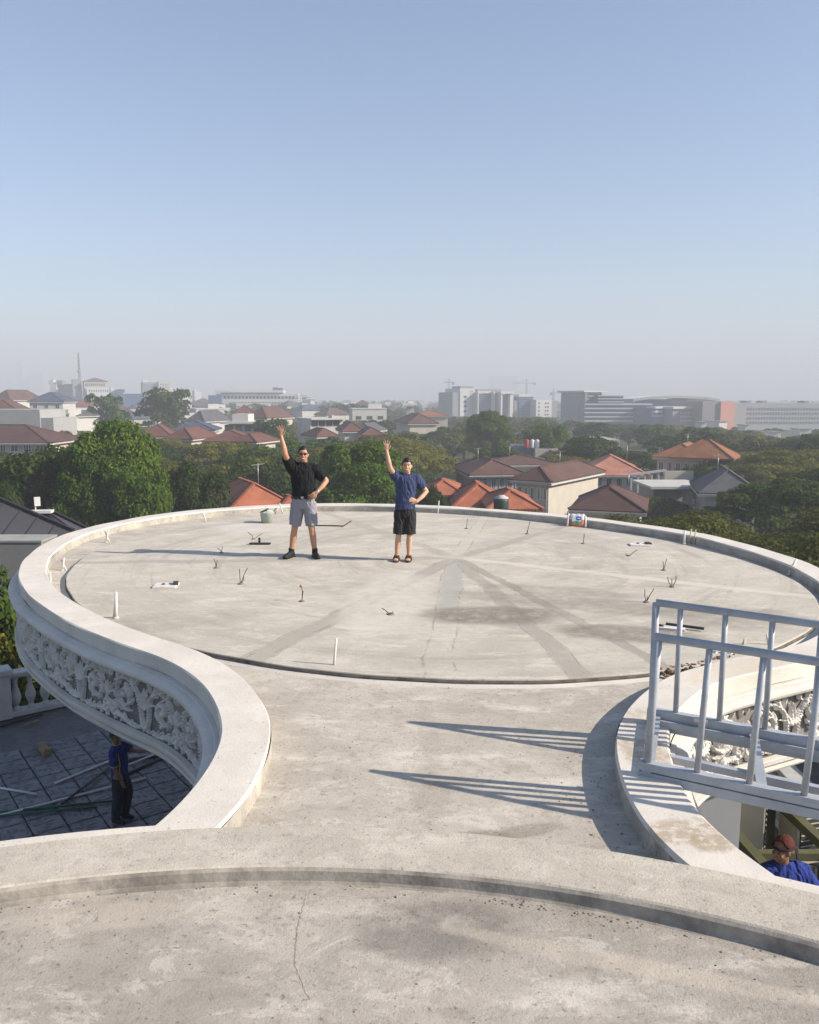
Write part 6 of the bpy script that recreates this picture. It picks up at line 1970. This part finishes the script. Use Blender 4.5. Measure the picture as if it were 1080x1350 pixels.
# ------------------------------------------------------------------ things on the round slab
M['peg'] = plain("painted_peg", (0.60, 0.59, 0.56), 0.7, 0.1, 10)
M['peg_wood'] = plain("bare_peg", (0.50, 0.44, 0.34), 0.7, 0.15, 10)
M['rust'] = plain("rusty_wire", (0.07, 0.045, 0.032), 0.8, 0.3, 20)
M['tie_grey'] = plain("grey_wire", (0.15, 0.135, 0.115), 0.7, 0.2, 20)


def peg(x, y, top, label, z=0.0, lean=(0, 0), r=0.018, second=None, mat='peg', y_off=0.0):
    """White peg standing where the photo's (x, y) shows its foot; top = row of its tip."""
    p = px(x, y, z)
    depth = math.hypot(p[1], CAM_H)
    h = (y - top) / 1080 * depth * 1.0
    t = thing("marker_peg", label, "peg", p)
    m = MB(); m.tube([(0, 0, -0.01), (lean[0] * 0.5, lean[1] * 0.5, h * 0.5), (lean[0], lean[1], h)], [r * 1.15, r, r * 0.75], 6); m.build("stick", M[mat], t)
    if second:
        m = MB(); m.tube([(second[0], 0.01, -0.01), (second[1], 0.012, h * second[2])], [r, r * 0.7], 6); m.build("stick", M[mat], t)
    m = MB(); m.lathe([(r * 2.2, -0.012), (r * 2.0, 0.01), (r * 1.2, 0.02)], n=8); m.build("mortar_foot", M['ring'], t)
    return t


peg(153, 815, 780, "tall white peg at the slab edge nearest the left parapet", lean=(0.015, 0), second=(-0.03, 0.01, 0.75))
peg(440, 879, 841, "single white peg at the front edge of the slab", -0.02, (0.03, 0), 0.012)
peg(67, 772, 754, "short white peg in the left gutter", -0.06, (0, 0), 0.014)
peg(82, 752, 735, "forked white peg in the gutter at the far left", -0.06, (0.04, 0), 0.014, (0.06, -0.02, 0.9))
peg(140, 715, 698, "forked white peg by the upstand on the far left", -0.06, (0.05, 0), 0.015, (0.06, -0.03, 1.0))
peg(272, 690, 674, "grey peg leaning on the back upstand", -0.06, (-0.06, 0), 0.016)
peg(577, 679, 660, "thin white peg at the back parapet right of the younger man", -0.06, (0.03, 0), 0.014)
peg(902, 717, 699, "short white peg, first of three by the right-hand back parapet", -0.05, (0, 0), 0.018)
peg(909, 717, 697, "thin grey peg, second of three by the right-hand back parapet", -0.06, (0.02, 0), 0.012, mat='peg_wood')
peg(915, 718, 698, "thin grey peg, last of three by the right-hand back parapet", -0.06, (0.02, 0), 0.012, mat='peg_wood')
peg(1040, 758, 738, "white peg leaning against the parapet at the far right", -0.05, (0.12, 0.05), 0.02)
peg(1014, 852, 836, "white peg behind the railing at the right slab edge", -0.02, (-0.03, 0), 0.012)
peg(979, 852, 842, "small pale peg behind the railing, left of the white one", -0.02, (0.02, 0), 0.012, mat='peg_wood')


def stub(x, y, label, wires, red=False, n=1.0):
    p = px(x, y, 0)
    t = thing("wire_stub", label, "wire stub", p, 0, "rebar tie wires poking out of the round slab")
    for (dx, dy, dz, bx) in wires:
        MB().tube([(0, 0, -0.01), (dx * 0.5 + bx, dy * 0.5, dz * 0.55), (dx, dy, dz)], 0.005, 5).build("wire", M['rust'], t)
    MB().lathe([(0.045 * n, -0.004), (0.032 * n, 0.010), (0.012 * n, 0.02)], n=9).build("mortar_blob", M['tie_grey'], t)
    if red: MB().ico((-0.01, 0, 0.19), 0.018, 1).build("red_cap", M['tank_red'], t)


stub(285, 749, "single thin wire stub left of the man in black, above the forked one", [(-0.03, 0, 0.14, 0.01), (0.02, 0, 0.12, 0)])
stub(317, 770, "forked wire stub with two tall prongs left of the man in black", [(0.10, 0, 0.22, 0.0), (-0.01, 0.02, 0.2, 0.0), (0.05, 0, 0.1, 0.02)])
stub(398, 793, "wire stub with a red tip below the man in black", [(0, 0, 0.2, 0.01), (0.02, 0, 0.13, 0)], True)
stub(515, 810, "flat bent wire stub in the middle of the slab", [(-0.10, 0.05, 0.06, 0), (0.03, -0.03, 0.04, 0)], n=1.2)
stub(292, 729, "bent wire stub inside the men's shadows", [(-0.07, 0.02, 0.08, 0.02), (0.02, 0, 0.1, 0)])
stub(334, 711, "thin upright wire stub behind the long-handled float", [(-0.10, 0.03, 0.12, 0.03), (0.16, 0.04, 0.10, 0)])
stub(615, 697, "low wire stub at the back right of the younger man", [(0.02, 0, 0.19, 0)])
stub(695, 704, "tall thin wire stub left of the cement sack", [(0.05, 0, 0.24, 0), (0, 0, 0.08, 0)])
stub(769, 717, "dark upright wire stub below the cement sack", [(0.01, 0, 0.18, 0.004), (0.02, 0.01, 0.15, 0)])
stub(829, 733, "flattened wire stub pointing at the white drain plate", [(0.14, 0.03, 0.09, 0), (-0.06, 0, 0.03, 0)])
stub(875, 752, "wire stub with two upright prongs near the right edge", [(0.04, 0, 0.17, 0.0), (-0.01, 0.01, 0.13, 0)])
stub(886, 774, "wire stub with spread prongs above the railing corner", [(0.05, 0, 0.15, 0.02), (-0.06, 0, 0.14, -0.02), (0.0, 0.02, 0.11, 0)])
stub(852, 794, "wire stub with a wide V just left of the railing corner", [(0.09, 0, 0.17, 0.0), (-0.02, 0, 0.16, -0.01), (0.02, 0, 0.07, 0)])
p_ = px(438, 694, 0)
t = thing("bent_rod", "long bent wire lying on the slab behind the man in black", "wire", p_)
MB().tube([(-0.5, 0.05, 0.015), (0.05, 0.0, 0.015), (0.22, -0.08, 0.02), (0.36, 0.10, 0.09)], 0.012, 6).build("wire", M['rust'], t)


def plate(x, y, label, w, d, rz, bits):
    p = px(x, y, 0)
    t = thing("drain_board", label, "board", p, rz)
    MB().box((0, 0, 0.012), (w, d, 0.024)).build("board", M['peg'], t, bevel=0.004)
    MB().box((w * 0.40, d * 0.12, 0.035), (w * 0.22, d * 0.6, 0.03), 0.2).build("dark_bar", M['dark_steel'], t)
    for (a, b, c) in bits: MB().ico((a, b, 0.03), (c, c * 0.8, 0.02), 1).build("mortar_lump", M['tie_grey'], t)
plate(219, 773, "white square board with a dark bar on the left half of the slab", 0.30, 0.24, 0.05, [(-0.03, 0.0, 0.03), (0.05, 0.02, 0.02)])
plate(844, 719, "thin white board lying near the right-hand back parapet", 0.34, 0.22, -0.1, [(-0.03, 0.02, 0.03)])
p_ = px(884, 829, 0)
t = thing("drain_board", "white board with a long dark rod across it beside the railing", "board", p_, -0.35)
MB().box((0, 0, 0.012), (0.30, 0.14, 0.024)).build("board", M['peg'], t, bevel=0.004)
MB().bar((-0.05, 0.06, 0.035), (0.34, 0.02, 0.03), 0.03, 0.025).build("dark_bar", M['dark_steel'], t)
MB().ico((-0.10, -0.02, 0.03), (0.04, 0.02, 0.02), 1).build("mortar_lump", M['rust'], t)
# float tool
p_ = px(343, 718, 0)
t = thing("float_tool", "dark float with an upright handle lying left of the man in black", "tool", p_)
MB().box((0, 0, 0.022), (0.36, 0.07, 0.022)).build("blade", M['dark_steel'], t, bevel=0.003)
MB().box((-0.01, 0, 0.075), (0.035, 0.03, 0.09)).build("handle", M['dark_steel'], t, bevel=0.004)
# bucket
M['bucket'] = plain("grey_green_plastic", (0.36, 0.40, 0.36), 0.6, 0.15, 8)
p_ = px(352, 689, 0)
t = thing("mortar_bucket", "pale grey-green mortar bucket with a trowel in it behind the man in black", "bucket", p_)
m = MB(); m.lathe([(0.0, 0.0), (0.105, 0.0), (0.128, 0.19), (0.138, 0.20), (0.138, 0.215), (0.124, 0.215), (0.118, 0.19), (0.10, 0.06), (0.0, 0.06)], n=24); m.build("pail", M['bucket'], t)
MB().lathe([(0.0, 0.15), (0.115, 0.15), (0.08, 0.19), (0.0, 0.20)], n=16).build("mortar", M['ring'], t)
MB().box((-0.05, 0, 0.235), (0.18, 0.10, 0.02), 0.3, Matrix.Rotation(-0.4, 3, 'Y')).build("trowel", M['dark_steel'], t)
MB().box((0.06, 0.0, 0.22), (0.12, 0.12, 0.05), 0.2, Matrix.Rotation(0.3, 3, 'Y')).build("rag", M['peg'], t)
# folded white stand leaning by the bucket
p_ = px(368, 678, 0)
t = thing("white_bracket", "small white A-shaped bracket beside the mortar bucket", "bracket", p_)
MB().tube([(-0.09, 0, 0), (0.01, 0.03, 0.22)], 0.014, 6).build("leg", M['peg'], t)
MB().tube([(0.09, 0, 0), (0.01, 0.03, 0.24)], 0.014, 6).build("leg", M['peg'], t)
MB().tube([(-0.12, -0.02, 0.05), (-0.06, 0.02, 0.13)], 0.012, 6).build("hook", M['dark_steel'], t)


# cement sack
def sack_mat():
    t = NT("printed_sack")
    sep = t.n.new('ShaderNodeSeparateXYZ'); t.l.new(t.tc.outputs['Object'], sep.inputs[0])
    x, z = sep.outputs[0], sep.outputs[2]
    c = t.mix(t.ramp(t.noise(12, 4, 0.6), 0.4, 0.7), (0.50, 0.52, 0.56), (0.66, 0.67, 0.70))
    wob = t.math('MULTIPLY', t.math('SUBTRACT', t.noise(14, 2, 0.5), 0.5), 0.04)
    zz = t.math('ADD', z, wob)
    band = t.math('MULTIPLY', t.ramp(zz, 0.10, 0.104, 1, 0), t.ramp(zz, 0.045, 0.049))
    c = t.mix(band, c, (0.08, 0.26, 0.16))
    org = t.ramp(zz, 0.045, 0.05, 1, 0)
    c = t.mix(org, c, (0.50, 0.17, 0.04))
    edge = t.math('MULTIPLY', t.ramp(t.math('ABSOLUTE', x), 0.085, 0.095), t.ramp(zz, 0.125, 0.135, 1, 0))
    c = t.mix(edge, c, (0.42, 0.12, 0.05))
    dx = t.math('DIVIDE', t.math('SUBTRACT', x, 0.04), 0.055); dz = t.math('DIVIDE', t.math('SUBTRACT', z, 0.155), 0.04)
    d = t.math('ADD', t.math('MULTIPLY', dx, dx), t.math('MULTIPLY', dz, dz))
    c = t.mix(t.ramp(d, 0.9, 1.05, 1, 0), c, (0.02, 0.05, 0.30))
    bar = t.math('MULTIPLY', t.ramp(t.math('ABSOLUTE', dz), 0.22, 0.3, 1, 0), t.ramp(t.math('ABSOLUTE', dx), 0.55, 0.62, 1, 0))
    c = t.mix(bar, c, (0.5, 0.55, 0.65))
    return t.finish(c, 0.5, t.bump(t.noise(18, 3, 0.6), 0.5, 0.02), 0.3)
p_ = px(760, 694, 0)
t = thing("cement_sack", "printed white, green and orange cement sack with a blue oval leaning on the back parapet", "sack", (p_[0], p_[1], 0.0), -0.25)
m = MB(); NX, NZ = 12, 10; vs = []
for sgn in (-1, 1):
    for j in range(NZ + 1):
        for i in range(NX + 1):
            u = i / NX * 2 - 1; w = j / NZ * 2 - 1
            th = 0.055 * max(0, (1 - u ** 4)) ** 0.5 * max(0, (1 - w ** 6)) ** 0.5
            vs.append((u * 0.155 * (1 - 0.06 * w * w), sgn * th + 0.10 * (w + 1) * 0.5, 0.115 + w * 0.115 + 0.006 * math.sin(9 * u)))
fs = []; B_ = (NX + 1) * (NZ + 1)
for j in range(NZ):
    for i in range(NX):
        a = j * (NX + 1) + i
        fs.append((a, a + 1, a + NX + 2, a + NX + 1)); fs.append((B_ + a, B_ + a + NX + 1, B_ + a + NX + 2, B_ + a + 1))
m.add(vs, fs, True); m.build("bag", sack_mat(), t)
MB().tube([(-0.17, -0.05, 0.0), (-0.155, 0.09, 0.235)], 0.016, 6).build("side_batten", M['peg'], t)
MB().tube([(0.175, -0.03, 0.0), (0.165, 0.08, 0.20)], 0.016, 6).build("side_batten", M['peg'], t)
# plastic bag and rubble at the right slab edge
p_ = px(953, 866, -0.05)
t = thing("plastic_bag", "crumpled translucent white plastic bag at the right slab edge behind the railing", "bag", (p_[0], p_[1], -0.02))
m = MB(); r_ = random.Random(3)
bm = bmesh.new(); bmesh.ops.create_icosphere(bm, subdivisions=3, radius=1)
for v in bm.verts: v.co = Vector((v.co.x * 0.11, v.co.y * 0.07, v.co.z * 0.05)) * r_.uniform(0.75, 1.2)
me = bpy.data.meshes.new("bag"); bm.to_mesh(me); bm.free(); link_mesh("bag", me, M['pvc_white'], t)
MB().ico((0.16, -0.02, 0.0), (0.05, 0.04, 0.025), 1).build("yellow_wrapper", M['yellow'], t)

# broken edge and crumbs
M['rubble'] = plain("brick_rubble", (0.24, 0.16, 0.105), 0.9, 0.35, 12, 0.4, 30, rand=0.3)
def crumbs(name, spots, mat, seed):
    r_ = random.Random(seed); m = MB()
    for (x, y, z, s) in spots:
        bm = bmesh.new(); bmesh.ops.create_icosphere(bm, subdivisions=1, radius=1)
        k = [r_.uniform(0.5, 1.2) for _ in range(3)]
        vs = [(x + v.co.x * s * k[0] * r_.uniform(0.75, 1.2), y + v.co.y * s * k[1] * r_.uniform(0.75, 1.2), z + v.co.z * s * k[2] * 0.7) for v in bm.verts]
        m.add(vs, [tuple(v.index for v in f.verts) for f in bm.faces]); bm.free()
    o = m.build(name, M[mat]); return tag(o, kind='stuff')
r_ = random.Random(21); sp = []
edge = [px(x, y, -0.03) for x, y in ((866, 889), (890, 887), (920, 880), (945, 874), (965, 868), (1000, 862))]
for k in range(120):
    i = r_.randrange(len(edge) - 1); f = r_.random(); a = Vector(edge[i]).lerp(Vector(edge[i + 1]), f)
    sp.append((a.x + r_.gauss(0, 0.03), a.y + r_.gauss(0, 0.03) + 0.02, -0.05 + r_.uniform(0, 0.06), r_.uniform(0.008, 0.035)))
crumbs("rubble", sp, 'rubble', 5)
sp = []
for k in range(150):          # crumbs swept along the kerb step
    a = R(r_.uniform(62, 118)); q = 5.12 - abs(r_.gauss(0, 0.05)) - 0.005
    sp.append((DC[0] + q * math.cos(a), DC[1] + q * math.sin(a), 0.047, r_.uniform(0.002, 0.008)))
for k in range(40):
    a = R(r_.uniform(70, 79)); q = 5.09 - abs(r_.gauss(0, 0.03))
    sp.append((DC[0] + q * math.cos(a), DC[1] + q * math.sin(a), 0.047, r_.uniform(0.002, 0.008)))
for k in range(80):
    x = r_.uniform(-1, 1.5); y = r_.uniform(4.4, 6.9); sp.append((x, y, -0.057, r_.uniform(0.002, 0.007)))
for k in range(60):
    x = r_.gauss(1.15, 0.12); y = r_.gauss(4.75, 0.4); sp.append((x, y, -0.057, r_.uniform(0.002, 0.008)))
for k in range(70):
    x = r_.uniform(-2, 2); y = r_.uniform(2.6, 3.7); sp.append((x, y, 0.047, r_.uniform(0.002, 0.006)))
M['grit'] = plain("mortar_grit", (0.24, 0.21, 0.175), 0.9, 0.4, 30)
crumbs("grit", sp, 'grit', 6)
# bent clip lying in the step
p_ = px(733, 1189, 0.05)
t = thing("plastic_clip", "small white bent clip lying in the kerb step", "clip", p_)
MB().tube([(-0.03, 0, 0.0), (-0.004, 0, 0.004), (0.004, 0, 0.02), (0.0, 0, 0.035)], 0.004, 6).build("clip", M['peg'], t)
# repaired crack in the near deck and joint lines in the neck
M['crack'] = plain("crack_filler", (0.33, 0.305, 0.265), 0.9, 0.3, 30, 0.4, 60)
def ribbon(name, pts, w, z, mat, parent):
    P = smooth_curve([px(x, y, z)[:2] for x, y in pts], 0.012, 0.02); N = normals(P); m = MB(); r_ = random.Random(2)
    k = len(P); vs = []
    for i in range(k):
        ww = w * (0.5 + 0.6 * math.sin(math.pi * min(1, (i + 1) / k)) + r_.uniform(-0.3, 0.3)); j = r_.uniform(-0.003, 0.003)
        for s_ in (-1, 0, 1): vs.append((P[i][0] + N[i][0] * (ww * s_ + j), P[i][1] + N[i][1] * (ww * s_ + j), z + (0.0016 if s_ == 0 else 0.0006)))
    fs = []
    for i in range(k - 1):
        for s_ in (0, 1): fs.append((i * 3 + s_, i * 3 + s_ + 1, i * 3 + s_ + 4, i * 3 + s_ + 3))
    m.add(vs, fs); return m.build(name, M[mat], parent)
ribbon("crack", [(405, 1178), (399, 1200), (392, 1225), (391, 1250), (389, 1268), (396, 1290), (402, 1305), (409, 1318)], 0.005, 0.045, 'crack', villa)
